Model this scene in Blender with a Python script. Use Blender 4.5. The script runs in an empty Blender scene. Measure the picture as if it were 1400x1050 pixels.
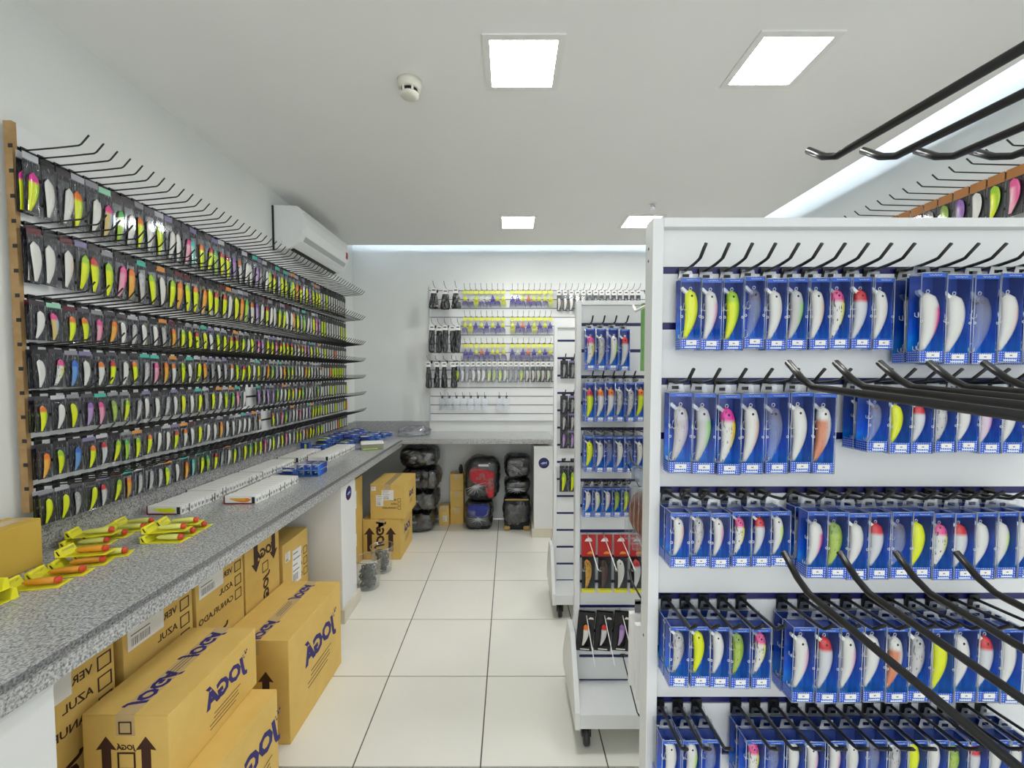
import bpy, bmesh, math, random
from mathutils import Vector, Matrix, noise
R = math.radians
S = bpy.context.scene
COL = S.collection

# ------------------------------------------------------------------ camera, world, exposure
F_PX = 580.0
PITCH = R(2.4)
cam_d = bpy.data.cameras.new('camera')
cam_d.sensor_width = 36.0
cam_d.lens = F_PX / 1400.0 * 36.0
cam_d.shift_x = 3.0 / 1400.0
cam_d.shift_y = (510 + F_PX * math.tan(PITCH) - 525) / 1400.0
cam_d.clip_start = 0.01
cam = bpy.data.objects.new('camera', cam_d)
COL.objects.link(cam)
cam.location = (0, 0, 1.54)
cam.rotation_euler = (math.pi / 2 - PITCH, 0, 0)
S.camera = cam

W = bpy.data.worlds.new('world')
S.world = W
W.use_nodes = True
W.node_tree.nodes['Background'].inputs[0].default_value = (0.95, 0.98, 1.0, 1)
W.node_tree.nodes['Background'].inputs[1].default_value = 1.15

S.view_settings.view_transform = 'Standard'
S.view_settings.look = 'None'
S.view_settings.exposure = 0.93
S.view_settings.gamma = 1.0
S.view_settings.use_curve_mapping = False
S.cycles.use_denoising = True
S.cycles.max_bounces = 8
S.cycles.diffuse_bounces = 4
S.cycles.transparent_max_bounces = 16
S.cycles.caustics_reflective = False
S.cycles.caustics_refractive = False

LAMP_STRENGTH = 29.0
COVE_STRENGTH = 22.0

# ------------------------------------------------------------------ materials
MATS = {}


def mat(name, color=(0.8, 0.8, 0.8), rough=0.5, metal=0.0, emit=None, strength=0.0, spec=0.5, coat=0.0):
    if name in MATS:
        return MATS[name]
    m = bpy.data.materials.new(name)
    m.use_nodes = True
    b = m.node_tree.nodes['Principled BSDF']
    b.inputs['Base Color'].default_value = (*color, 1)
    b.inputs['Roughness'].default_value = rough
    b.inputs['Metallic'].default_value = metal
    b.inputs['Specular IOR Level'].default_value = spec
    b.inputs['Coat Weight'].default_value = coat
    if emit:
        b.inputs['Emission Color'].default_value = (*emit, 1)
        b.inputs['Emission Strength'].default_value = strength
    MATS[name] = m
    return m


def nodes(m):
    nt = m.node_tree
    return nt, nt.nodes, nt.links, nt.nodes['Principled BSDF']


def noisy(name, c1, c2, scale=8, rough=0.5, bump=0.0, bscale=60, detail=4, spec=0.5):
    """principled with a noise mix of two colours and fine relief"""
    m = mat(name, c1, rough, spec=spec)
    nt, N, L, b = nodes(m)
    tc = N.new('ShaderNodeTexCoord')
    n = N.new('ShaderNodeTexNoise')
    n.inputs['Scale'].default_value = scale
    n.inputs['Detail'].default_value = detail
    L.new(tc.outputs['Object'], n.inputs['Vector'])
    r = N.new('ShaderNodeMapRange')
    r.inputs['From Min'].default_value = 0.3
    r.inputs['From Max'].default_value = 0.7
    L.new(n.outputs['Fac'], r.inputs['Value'])
    mx = N.new('ShaderNodeMix')
    mx.data_type = 'RGBA'
    mx.inputs['A'].default_value = (*c1, 1)
    mx.inputs['B'].default_value = (*c2, 1)
    L.new(r.outputs[0], mx.inputs['Factor'])
    L.new(mx.outputs['Result'], b.inputs['Base Color'])
    if bump:
        n2 = N.new('ShaderNodeTexNoise')
        n2.inputs['Scale'].default_value = bscale
        L.new(tc.outputs['Object'], n2.inputs['Vector'])
        bp = N.new('ShaderNodeBump')
        bp.inputs['Strength'].default_value = bump
        bp.inputs['Distance'].default_value = 0.002
        L.new(n2.outputs['Fac'], bp.inputs['Height'])
        L.new(bp.outputs[0], b.inputs['Normal'])
    return m


M_WALL = noisy('wall_paint', (0.76, 0.78, 0.76), (0.79, 0.81, 0.79), 3, 0.75, 0.15, 220)
M_CEIL = noisy('ceiling_paint', (0.86, 0.86, 0.84), (0.88, 0.88, 0.86), 2, 0.9, 0.1, 200)
M_TILE = noisy('floor_tile', (0.84, 0.83, 0.76), (0.88, 0.87, 0.80), 2.5, 0.22, 0.03, 30)
M_GROUT = noisy('grout', (0.10, 0.085, 0.07), (0.16, 0.14, 0.12), 20, 0.9)
M_SKIRT = noisy('skirting_tile', (0.62, 0.58, 0.47), (0.70, 0.66, 0.55), 8, 0.4)
M_WHITE = noisy('white_melamine', (0.76, 0.78, 0.78), (0.79, 0.80, 0.80), 5, 0.4)
M_NAVY = mat('navy_insert', (0.012, 0.012, 0.11), 0.35)
M_BLACK = mat('black_plastic', (0.012, 0.012, 0.014), 0.4)
M_WIRE = mat('black_wire', (0.01, 0.01, 0.011), 0.28)
M_WWIRE = mat('white_wire', (0.85, 0.85, 0.82), 0.35)
M_STEEL = mat('steel', (0.80, 0.81, 0.83), 0.35, 0.8)
M_WOOD = noisy('raw_mdf', (0.36, 0.22, 0.09), (0.45, 0.29, 0.13), 30, 0.8, 0.2, 150)
M_CARD = noisy('cardboard', (0.70, 0.47, 0.12), (0.76, 0.52, 0.15), 12, 0.75, 0.12, 120)
M_CARDL = noisy('cardboard_edge', (0.62, 0.42, 0.19), (0.66, 0.46, 0.22), 12, 0.75)
M_YBOX = noisy('yellow_carton', (0.58, 0.38, 0.05), (0.63, 0.42, 0.07), 9, 0.7)
M_INK = mat('brown_ink', (0.05, 0.018, 0.012), 0.7)
M_BINK = mat('purple_ink', (0.03, 0.022, 0.16), 0.7)
M_TAPE = mat('packing_tape', (0.60, 0.44, 0.22), 0.18, spec=0.8)
M_PAPER = mat('paper_white', (0.86, 0.86, 0.84), 0.6)
M_PRINT = mat('print_grey', (0.22, 0.22, 0.24), 0.7)
M_EYE = mat('eye_black', (0.01, 0.008, 0.008), 0.15)
M_EYEW = mat('eye_ring', (0.55, 0.35, 0.15), 0.3)
M_YEL = mat('yellow_card', (0.95, 0.88, 0.03), 0.45)
M_ORANGE = mat('orange_tip', (0.80, 0.07, 0.02), 0.4)
M_RED = mat('red_card', (0.50, 0.02, 0.02), 0.4)
M_MAROON = mat('maroon_edge', (0.20, 0.01, 0.02), 0.5)
M_WRAP = noisy('black_wrap', (0.006, 0.006, 0.008), (0.016, 0.016, 0.02), 9, 0.2, 0.5, 35, spec=0.9)
M_FABK = noisy('dark_fabric', (0.012, 0.012, 0.016), (0.03, 0.03, 0.035), 40, 0.8, 0.4, 200)
M_FABR = noisy('red_fabric', (0.45, 0.02, 0.03), (0.55, 0.04, 0.06), 40, 0.7, 0.4, 200)
M_FABB = noisy('blue_fabric', (0.02, 0.03, 0.22), (0.03, 0.05, 0.32), 40, 0.7, 0.4, 200)
M_TAN = mat('tan_leather', (0.50, 0.33, 0.09), 0.5)
M_ACW = mat('ac_plastic', (0.80, 0.82, 0.82), 0.35)
M_ACG = mat('ac_grey', (0.42, 0.44, 0.45), 0.4)
M_LAMPF = mat('lamp_frame', (0.82, 0.82, 0.80), 0.5)
M_DETECT = mat('detector_plastic', (0.72, 0.71, 0.62), 0.45)
M_GREEN = mat('green_pack', (0.18, 0.42, 0.12), 0.4)
M_COPPER = noisy('copper_line', (0.50, 0.20, 0.11), (0.62, 0.32, 0.22), 60, 0.4)
M_OLIVE = mat('olive_carton', (0.24, 0.25, 0.15), 0.25)
M_LIMEP = mat('lime_print', (0.45, 0.70, 0.12), 0.4)
M_LAMP = mat('lamp_diffuser', (1, 1, 1), 0.5, emit=(1.0, 0.99, 0.96), strength=LAMP_STRENGTH)
M_COVE = mat('cove_led', (1, 1, 1), 0.5, emit=(0.72, 0.85, 1.0), strength=COVE_STRENGTH)


def clear_mat(name, tint, base, fres, rough=0.06):
    m = bpy.data.materials.new(name)
    m.use_nodes = True
    nt = m.node_tree
    N, L = nt.nodes, nt.links
    N.clear()
    out = N.new('ShaderNodeOutputMaterial')
    mx = N.new('ShaderNodeMixShader')
    t = N.new('ShaderNodeBsdfTransparent')
    t.inputs[0].default_value = (*tint, 1)
    g = N.new('ShaderNodeBsdfGlossy')
    g.inputs['Roughness'].default_value = rough
    g.inputs[0].default_value = (0.95, 0.97, 1, 1)
    lw = N.new('ShaderNodeLayerWeight')
    lw.inputs['Blend'].default_value = 0.25
    ma = N.new('ShaderNodeMath')
    ma.operation = 'MULTIPLY_ADD'
    ma.inputs[1].default_value = fres
    ma.inputs[2].default_value = base
    L.new(lw.outputs['Fresnel'], ma.inputs[0])
    L.new(ma.outputs[0], mx.inputs[0])
    L.new(t.outputs[0], mx.inputs[1])
    L.new(g.outputs[0], mx.inputs[2])
    L.new(mx.outputs[0], out.inputs[0])
    MATS[name] = m
    return m


M_CLEAR = clear_mat('clear_plastic', (0.97, 0.98, 0.99), 0.012, 0.28)
M_FILM = clear_mat('clear_film', (0.93, 0.94, 0.95), 0.06, 0.5, 0.12)
M_RIM = clear_mat('clear_rim', (0.85, 0.9, 1.0), 0.45, 0.3, 0.35)
M_TAB = clear_mat('clear_tab', (0.90, 0.93, 0.97), 0.30, 0.4, 0.3)


def bag_film():
    m = clear_mat('crumpled_film', (0.90, 0.90, 0.92), 0.09, 0.8, 0.14)
    N, L = m.node_tree.nodes, m.node_tree.links
    tc = N.new('ShaderNodeTexCoord')
    n = N.new('ShaderNodeTexNoise')
    n.inputs['Scale'].default_value = 9
    n.inputs['Detail'].default_value = 3
    n.inputs['Distortion'].default_value = 2.0
    L.new(tc.outputs['Object'], n.inputs['Vector'])
    b = N.new('ShaderNodeBump')
    b.inputs['Strength'].default_value = 1.0
    b.inputs['Distance'].default_value = 0.03
    L.new(n.outputs['Fac'], b.inputs['Height'])
    for x in N:
        if x.type in ('BSDF_GLOSSY', 'LAYER_WEIGHT'):
            L.new(b.outputs[0], x.inputs['Normal'])
    return m


M_BAGFILM = bag_film()


def granite():
    m = mat('granite', (0.5, 0.5, 0.5), 0.16)
    nt, N, L, b = nodes(m)
    tc = N.new('ShaderNodeTexCoord')
    n1 = N.new('ShaderNodeTexNoise')
    n1.inputs['Scale'].default_value = 170
    n1.inputs['Detail'].default_value = 2
    n2 = N.new('ShaderNodeTexVoronoi')
    n2.inputs['Scale'].default_value = 210
    L.new(tc.outputs['Object'], n1.inputs['Vector'])
    L.new(tc.outputs['Object'], n2.inputs['Vector'])
    r1 = N.new('ShaderNodeValToRGB')
    e = r1.color_ramp.elements
    e[0].position, e[0].color = 0.36, (0.08, 0.08, 0.085, 1)
    e[1].position, e[1].color = 0.60, (0.68, 0.69, 0.68, 1)
    x = r1.color_ramp.elements.new(0.47)
    x.color = (0.34, 0.345, 0.35, 1)
    L.new(n1.outputs['Fac'], r1.inputs[0])
    r2 = N.new('ShaderNodeValToRGB')
    e = r2.color_ramp.elements
    e[0].position, e[0].color = 0.0, (0.12, 0.12, 0.13, 1)
    e[1].position, e[1].color = 1.0, (0.62, 0.63, 0.62, 1)
    L.new(n2.outputs['Color'], r2.inputs[0])
    mx = N.new('ShaderNodeMix')
    mx.data_type = 'RGBA'
    mx.inputs['Factor'].default_value = 0.5
    L.new(r1.outputs[0], mx.inputs['A'])
    L.new(r2.outputs[0], mx.inputs['B'])
    L.new(mx.outputs['Result'], b.inputs['Base Color'])
    return m


M_GRANITE = granite()


def attr_node(N, name):
    a = N.new('ShaderNodeAttribute')
    a.attribute_type = 'OBJECT'
    a.attribute_name = name
    return a


def lure_material():
    """back, belly and head colours come from the object's own properties"""
    m = mat('lure_paint', (1, 1, 1), 0.25, coat=0.3)
    nt, N, L, b = nodes(m)
    tc = N.new('ShaderNodeTexCoord')
    sp = N.new('ShaderNodeSeparateXYZ')
    L.new(tc.outputs['Generated'], sp.inputs[0])
    a1, a2, a3 = attr_node(N, 'c_back'), attr_node(N, 'c_belly'), attr_node(N, 'c_head')

    def step(sock, lo, hi):
        r = N.new('ShaderNodeMapRange')
        r.interpolation_type = 'SMOOTHSTEP'
        r.inputs['From Min'].default_value = lo
        r.inputs['From Max'].default_value = hi
        L.new(sock, r.inputs['Value'])
        return r.outputs[0]
    m1 = N.new('ShaderNodeMix')
    m1.data_type = 'RGBA'
    L.new(step(sp.outputs['X'], 0.42, 0.85), m1.inputs['Factor'])
    L.new(a2.outputs['Color'], m1.inputs['A'])
    L.new(a1.outputs['Color'], m1.inputs['B'])
    m2 = N.new('ShaderNodeMix')
    m2.data_type = 'RGBA'
    L.new(step(sp.outputs['Z'], 0.70, 0.80), m2.inputs['Factor'])
    L.new(m1.outputs['Result'], m2.inputs['A'])
    L.new(a3.outputs['Color'], m2.inputs['B'])
    # dark bars where the lure has them
    wv = N.new('ShaderNodeTexNoise')
    wv.inputs['Scale'].default_value = 9
    L.new(tc.outputs['Generated'], wv.inputs['Vector'])
    aS = attr_node(N, 'bars')
    ml = N.new('ShaderNodeMath')
    ml.operation = 'MULTIPLY'
    L.new(step(wv.outputs['Fac'], 0.60, 0.66), ml.inputs[0])
    L.new(aS.outputs['Fac'], ml.inputs[1])
    m3 = N.new('ShaderNodeMix')
    m3.data_type = 'RGBA'
    L.new(ml.outputs[0], m3.inputs['Factor'])
    L.new(m2.outputs['Result'], m3.inputs['A'])
    m3.inputs['B'].default_value = (0.05, 0.05, 0.05, 1)
    L.new(m3.outputs['Result'], b.inputs['Base Color'])
    # see-through bodies
    aC = attr_node(N, 'glassy')
    t = N.new('ShaderNodeBsdfTransparent')
    t.inputs[0].default_value = (0.85, 0.9, 1, 1)
    mx = N.new('ShaderNodeMixShader')
    L.new(aC.outputs['Fac'], mx.inputs[0])
    L.new(b.outputs[0], mx.inputs[1])
    L.new(t.outputs[0], mx.inputs[2])
    L.new(mx.outputs[0], N['Material Output'].inputs[0])
    return m


M_LURE = lure_material()


def pack_card_material():
    """dark printed card with a coloured header patch (object property) and pale print"""
    m = mat('pack_card', (0.03, 0.03, 0.035), 0.3)
    nt, N, L, b = nodes(m)
    tc = N.new('ShaderNodeTexCoord')
    sp = N.new('ShaderNodeSeparateXYZ')
    L.new(tc.outputs['Generated'], sp.inputs[0])
    a = attr_node(N, 'c_card')
    n = N.new('ShaderNodeTexNoise')
    n.inputs['Scale'].default_value = 5
    mp = N.new('ShaderNodeMapping')
    mp.inputs['Scale'].default_value = (3, 3, 1.4)
    oi = N.new('ShaderNodeObjectInfo')
    ad = N.new('ShaderNodeVectorMath')
    ad.operation = 'ADD'
    L.new(tc.outputs['Generated'], mp.inputs[0])
    L.new(mp.outputs[0], ad.inputs[0])
    L.new(oi.outputs['Random'], ad.inputs[1])
    sc = N.new('ShaderNodeVectorMath')
    sc.operation = 'SCALE'
    L.new(oi.outputs['Location'], sc.inputs[0])
    sc.inputs['Scale'].default_value = 7
    L.new(sc.outputs[0], ad.inputs[1])
    L.new(ad.outputs[0], n.inputs['Vector'])
    rp = N.new('ShaderNodeValToRGB')
    e = rp.color_ramp.elements
    e[0].position, e[0].color = 0.40, (0.012, 0.012, 0.016, 1)
    e[1].position, e[1].color = 0.74, (0.42, 0.43, 0.46, 1)
    x = rp.color_ramp.elements.new(0.58)
    x.color = (0.03, 0.025, 0.035, 1)
    L.new(n.outputs['Fac'], rp.inputs[0])
    r = N.new('ShaderNodeMapRange')
    r.inputs['From Min'].default_value = 0.87
    r.inputs['From Max'].default_value = 0.90
    L.new(sp.outputs['Z'], r.inputs['Value'])
    mx = N.new('ShaderNodeMix')
    mx.data_type = 'RGBA'
    L.new(r.outputs[0], mx.inputs['Factor'])
    L.new(rp.outputs[0], mx.inputs['A'])
    L.new(a.outputs['Color'], mx.inputs['B'])
    L.new(mx.outputs['Result'], b.inputs['Base Color'])
    return m


M_PCARD = pack_card_material()


def blue_insert_material():
    """printed insert: deep blue at the top running into bright blue at the foot, diagonal waves"""
    m = mat('blue_insert', (0.02, 0.1, 0.6), 0.35)
    nt, N, L, b = nodes(m)
    tc = N.new('ShaderNodeTexCoord')
    sp = N.new('ShaderNodeSeparateXYZ')
    L.new(tc.outputs['Generated'], sp.inputs[0])
    n = N.new('ShaderNodeTexNoise')
    n.inputs['Scale'].default_value = 3.5
    n.inputs['Distortion'].default_value = 1.2
    L.new(tc.outputs['Generated'], n.inputs['Vector'])
    ad = N.new('ShaderNodeMath')
    ad.operation = 'MULTIPLY_ADD'
    ad.inputs[1].default_value = 0.45
    L.new(n.outputs['Fac'], ad.inputs[0])
    L.new(sp.outputs['Z'], ad.inputs[2])
    rp = N.new('ShaderNodeValToRGB')
    e = rp.color_ramp.elements
    e[0].position, e[0].color = 0.25, (0.0, 0.36, 1.0, 1)
    e[1].position, e[1].color = 1.0, (0.015, 0.05, 0.30, 1)
    x = rp.color_ramp.elements.new(0.62)
    x.color = (0.0, 0.10, 0.72, 1)
    L.new(ad.outputs[0], rp.inputs[0])
    L.new(rp.outputs[0], b.inputs['Base Color'])
    return m


M_BLUEI = blue_insert_material()


def dotted_band_material():
    m = mat('dotted_band', (0.02, 0.1, 0.6), 0.3)
    nt, N, L, b = nodes(m)
    tc = N.new('ShaderNodeTexCoord')
    v = N.new('ShaderNodeTexVoronoi')
    v.inputs['Scale'].default_value = 230
    v.inputs['Randomness'].default_value = 0.1
    v.voronoi_dimensions = '2D'
    sp = N.new('ShaderNodeSeparateXYZ')
    cb = N.new('ShaderNodeCombineXYZ')
    sy = N.new('ShaderNodeMath')
    sy.operation = 'ADD'
    L.new(tc.outputs['Object'], sp.inputs[0])
    L.new(sp.outputs['X'], sy.inputs[0])
    L.new(sp.outputs['Y'], sy.inputs[1])
    L.new(sy.outputs[0], cb.inputs[0])
    L.new(sp.outputs['Z'], cb.inputs[1])
    L.new(cb.outputs[0], v.inputs['Vector'])
    r = N.new('ShaderNodeMapRange')
    r.inputs['From Min'].default_value = 0.20
    r.inputs['From Max'].default_value = 0.27
    L.new(v.outputs['Distance'], r.inputs['Value'])
    mx = N.new('ShaderNodeMix')
    mx.data_type = 'RGBA'
    mx.inputs['A'].default_value = (0.75, 0.86, 1.0, 1)
    mx.inputs['B'].default_value = (0.005, 0.09, 0.70, 1)
    L.new(r.outputs[0], mx.inputs['Factor'])
    L.new(mx.outputs['Result'], b.inputs['Base Color'])
    return m


M_DOTS = dotted_band_material()
M_BLUEB = mat('blue_band', (0.02, 0.13, 0.66), 0.3)
M_SCRIPT = mat('pale_script', (0.75, 0.86, 1.0), 0.4)
M_SCRIPTB = mat('sky_script', (0.30, 0.55, 0.95), 0.4)


# ------------------------------------------------------------------ mesh helpers
def box(bm, a, b, mi=0):
    x0, y0, z0 = a
    x1, y1, z1 = b
    v = [bm.verts.new(p) for p in ((x0, y0, z0), (x1, y0, z0), (x1, y1, z0), (x0, y1, z0),
                                   (x0, y0, z1), (x1, y0, z1), (x1, y1, z1), (x0, y1, z1))]
    for q in ((3, 2, 1, 0), (4, 5, 6, 7), (0, 1, 5, 4), (1, 2, 6, 5), (2, 3, 7, 6), (3, 0, 4, 7)):
        f = bm.faces.new([v[i] for i in q])
        f.material_index = mi
    return v


def tube(bm, pts, r, n=6, mi=0, caps=True):
    pts = [Vector(p) for p in pts]
    rings = []
    up = Vector((0.31, 0.17, 0.93))
    for i, p in enumerate(pts):
        d = (pts[min(i + 1, len(pts) - 1)] - pts[max(i - 1, 0)]).normalized()
        u = d.cross(up)
        if u.length < 1e-4:
            u = d.cross(Vector((1, 0, 0)))
        u.normalize()
        w = d.cross(u)
        rr = r[i] if isinstance(r, (list, tuple)) else r
        rings.append([bm.verts.new(p + u * math.cos(2 * math.pi * k / n) * rr + w * math.sin(2 * math.pi * k / n) * rr) for k in range(n)])
    for a, b in zip(rings, rings[1:]):
        for k in range(n):
            f = bm.faces.new((a[k], a[(k + 1) % n], b[(k + 1) % n], b[k]))
            f.smooth = True
            f.material_index = mi
    if caps:
        bm.faces.new(rings[0][::-1]).material_index = mi
        bm.faces.new(rings[-1]).material_index = mi


def prism(bm, poly, axis, lo, hi, mi=0):
    """extrude a 2-D polygon along an axis; poly in the two other axes in xyz order"""
    def P(q, h):
        a, b = q
        return {'x': (h, a, b), 'y': (a, h, b), 'z': (a, b, h)}[axis]
    A = [bm.verts.new(P(q, lo)) for q in poly]
    B = [bm.verts.new(P(q, hi)) for q in poly]
    n = len(poly)
    bm.faces.new(A).material_index = mi
    bm.faces.new(B[::-1]).material_index = mi
    for i in range(n):
        bm.faces.new((A[i], B[i], B[(i + 1) % n], A[(i + 1) % n])).material_index = mi


def lathe(bm, prof, n=24, mi=0, center=(0, 0, 0)):
    cx, cy, cz = center
    rings = []
    for r, z in prof:
        rings.append([bm.verts.new((cx + r * math.cos(2 * math.pi * k / n), cy + r * math.sin(2 * math.pi * k / n), cz + z)) for k in range(n)])
    for a, b in zip(rings, rings[1:]):
        for k in range(n):
            f = bm.faces.new((a[k], a[(k + 1) % n], b[(k + 1) % n], b[k]))
            f.smooth = True
            f.material_index = mi
    bm.faces.new(rings[0][::-1]).material_index = mi
    bm.faces.new(rings[-1]).material_index = mi


def done(bm, name, *mats, bevel=0.0, seg=2, recalc=True):
    if bevel:
        bmesh.ops.bevel(bm, geom=list(bm.edges), offset=bevel, segments=seg, affect='EDGES', profile=0.6)
    if recalc:
        bmesh.ops.recalc_face_normals(bm, faces=bm.faces)
    me = bpy.data.meshes.new(name)
    bm.to_mesh(me)
    bm.free()
    for m in mats:
        me.materials.append(m)
    return me


def boxmesh(name, a, b, m, bevel=0.0, seg=2):
    bm = bmesh.new()
    box(bm, a, b)
    return done(bm, name, m, bevel=bevel, seg=seg)


def ob(name, me, parent=None, loc=(0, 0, 0), rot=(0, 0, 0), scale=None, label=None, cat=None, group=None, kind=None, props=None):
    o = bpy.data.objects.new(name, me)
    COL.objects.link(o)
    o.location = loc
    o.rotation_euler = rot
    if scale:
        o.scale = scale
    if parent:
        o.parent = parent
    if label:
        o['label'] = label
    if cat:
        o['category'] = cat
    if group:
        o['group'] = group
    if kind:
        o['kind'] = kind
    if props:
        for k, v in props.items():
            o[k] = v
    return o


def thing(name, label, cat, loc=(0, 0, 0), rot=(0, 0, 0), group=None, scale=None):
    return ob(name, None, None, loc, rot, scale, label, cat, group)


def place(o, origin, right, up):
    """put a flat thing drawn in its local xy plane onto a face"""
    r, u = Vector(right).normalized(), Vector(up).normalized()
    n = r.cross(u)
    m = Matrix((r, u, n)).transposed().to_4x4()
    m.translation = Vector(origin)
    o.matrix_local = m
    return o


TXT = {}


def text_mesh(body, size, m, mirror=True, shear=0.0, bold=0.0):
    key = (body, size, m.name, mirror, shear, bold)
    if key in TXT:
        return TXT[key]
    c = bpy.data.curves.new('lettering', 'FONT')
    c.body = body
    c.size = size
    c.shear = shear
    c.offset = bold * size
    c.align_x = 'CENTER'
    c.align_y = 'CENTER'
    c.extrude = 0.0002
    c.resolution_u = 2
    o = bpy.data.objects.new('lettering', c)
    COL.objects.link(o)
    dg = bpy.context.evaluated_depsgraph_get()
    me = bpy.data.meshes.new_from_object(o.evaluated_get(dg))
    bpy.data.objects.remove(o)
    if mirror:
        me.transform(Matrix.Diagonal((-1, 1, 1, 1)))
        me.flip_normals()
    me.materials.clear()
    me.materials.append(m)
    TXT[key] = me
    return me


RND = random.Random(11)

# ------------------------------------------------------------------ the room
XL, XR, YB, YF, ZC = -1.62, 2.32, 4.42, -2.6, 2.78
EDGE_X, EDGE_Y = 2.03, 4.17

fl = ob('floor', boxmesh('floor', (XL, YF, -0.05), (XR, YB, -0.004), M_GROUT), kind='structure', label='pale square floor tiles with dark joints')
xs = [XL] + [-0.615 + 0.5 * i for i in range(-2, 7) if XL + 0.02 < -0.615 + 0.5 * i < XR - 0.02] + [XR]
ys = [YF] + [0.602 + 0.4975 * i for i in range(-8, 9) if YF + 0.02 < 0.602 + 0.4975 * i < YB - 0.02] + [YB]
tile_cache = {}
for x0, x1 in zip(xs, xs[1:]):
    for y0, y1 in zip(ys, ys[1:]):
        w, d = round(x1 - x0 - 0.006, 4), round(y1 - y0 - 0.006, 4)
        if (w, d) not in tile_cache:
            tile_cache[w, d] = boxmesh('tile', (-w / 2, -d / 2, -0.004), (w / 2, d / 2, 0.0), M_TILE)
        ob('tile', tile_cache[w, d], fl, ((x0 + x1) / 2, (y0 + y1) / 2, 0))

ob('wall_left', boxmesh('wall_left', (XL - 0.12, YF, 0), (XL, YB, 3.1), M_WALL), kind='structure')
ob('wall_back', boxmesh('wall_back', (XL - 0.12, YB, 0), (XR + 0.12, YB + 0.12, 3.1), M_WALL), kind='structure')
ob('wall_right', boxmesh('wall_right', (XR, YF, 0), (XR + 0.12, YB, 3.1), M_WALL), kind='structure')
ce = ob('ceiling', boxmesh('ceiling', (XL, YF, ZC), (EDGE_X, EDGE_Y, ZC + 0.02), M_CEIL), kind='structure')
ob('upper_slab', boxmesh('upper_slab', (XL, YF, 2.98), (XR, YB, 3.1), noisy('bounce_cut_grey', (0.16, 0.16, 0.155), (0.22, 0.22, 0.21), 6, 0.95)), ce)  # unseen slab over the cove, coloured dark to cut bounced light
ob('cove_lip', boxmesh('cove_lip', (XL, EDGE_Y - 0.012, ZC + 0.02), (EDGE_X, EDGE_Y, ZC + 0.034), M_CEIL), ce)
ob('cove_lip', boxmesh('cove_lip', (EDGE_X - 0.012, YF, ZC + 0.02), (EDGE_X, EDGE_Y - 0.012, ZC + 0.034), M_CEIL), ce)
ob('led_strip', boxmesh('led_strip', (XL + 0.02, EDGE_Y - 0.14, ZC + 0.036), (EDGE_X - 0.16, EDGE_Y - 0.115, ZC + 0.05), M_COVE),
   label='cool white cove light strip along the back ceiling edge', cat='light strip')
ob('led_strip', boxmesh('led_strip', (EDGE_X - 0.14, YF + 0.1, ZC + 0.036), (EDGE_X - 0.115, EDGE_Y - 0.16, ZC + 0.05), M_COVE),
   label='cool white cove light strip along the ceiling edge above the orange-headed packs', cat='light strip')

# recessed square lamps
bm = bmesh.new()
for a, b in (((-.155, -.155, -.006), (.155, -.128, 0)), ((-.155, .128, -.006), (.155, .155, 0)),
             ((-.155, -.128, -.006), (-.128, .128, 0)), ((.128, -.128, -.006), (.155, .128, 0))):
    box(bm, a, b)
me_lf = done(bm, 'frame', M_LAMPF)
me_ld = boxmesh('diffuser', (-.128, -.128, -.004), (.128, .128, 0), M_LAMP)
for (lx, ly, lab) in ((0.052, 1.757, 'square recessed ceiling lamp beside the smoke detector'),
                      (1.065, 1.742, 'square recessed ceiling lamp above the stand of blue lure boxes'),
                      (0.067, 3.545, 'square recessed ceiling lamp before the back wall rack'),
                      (1.075, 3.53, 'square recessed ceiling lamp beside the fire sprinkler')):
    t = thing('ceiling_lamp', lab, 'ceiling lamp', (lx, ly, ZC), group='recessed ceiling lamps')
    ob('frame', me_lf, t)
    ob('diffuser', me_ld, t)

# smoke detector
t = thing('smoke_detector', 'cream round smoke detector on the ceiling', 'smoke detector', (-0.427, 1.862, ZC))
bm = bmesh.new()
lathe(bm, [(0.052, 0), (0.052, -0.012), (0.047, -0.03), (0.04, -0.036)], 28)
ob('base', done(bm, 'base', M_DETECT), t)
bm = bmesh.new()
lathe(bm, [(0.034, -0.036), (0.034, -0.052)], 24)
ob('sensor_core', done(bm, 'sensor_core', M_BLACK), t)
bm = bmesh.new()
for k in range(6):
    a = k * math.pi / 3
    c, s = math.cos(a) * 0.038, math.sin(a) * 0.038
    box(bm, (c - .004, s - .004, -.054), (c + .004, s + .004, -.034))
ob('vent_ribs', done(bm, 'vent_ribs', M_DETECT), t)
bm = bmesh.new()
lathe(bm, [(0.04, -0.052), (0.037, -0.06), (0.02, -0.066), (0.004, -0.067)], 24)
ob('cap', done(bm, 'cap', M_DETECT), t)

# sprinkler
t = thing('fire_sprinkler', 'small steel fire sprinkler head on the ceiling', 'sprinkler', (1.049, 3.157, ZC))
bm = bmesh.new()
lathe(bm, [(0.03, 0), (0.03, -0.004), (0.024, -0.006)], 20)
ob('escutcheon', done(bm, 'escutcheon', M_LAMPF), t)
bm = bmesh.new()
tube(bm, [(0, 0, -.005), (0, 0, -.028)], 0.007, 8)
tube(bm, [(-.009, 0, -.012), (-.012, 0, -.03), (0, 0, -.048)], 0.003, 6)
tube(bm, [(.009, 0, -.012), (.012, 0, -.03), (0, 0, -.048)], 0.003, 6)
ob('yoke', done(bm, 'yoke', M_STEEL), t)
bm = bmesh.new()
lathe(bm, [(0.018, -0.046), (0.018, -0.049)], 16)
ob('deflector', done(bm, 'deflector', M_STEEL), t)

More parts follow.
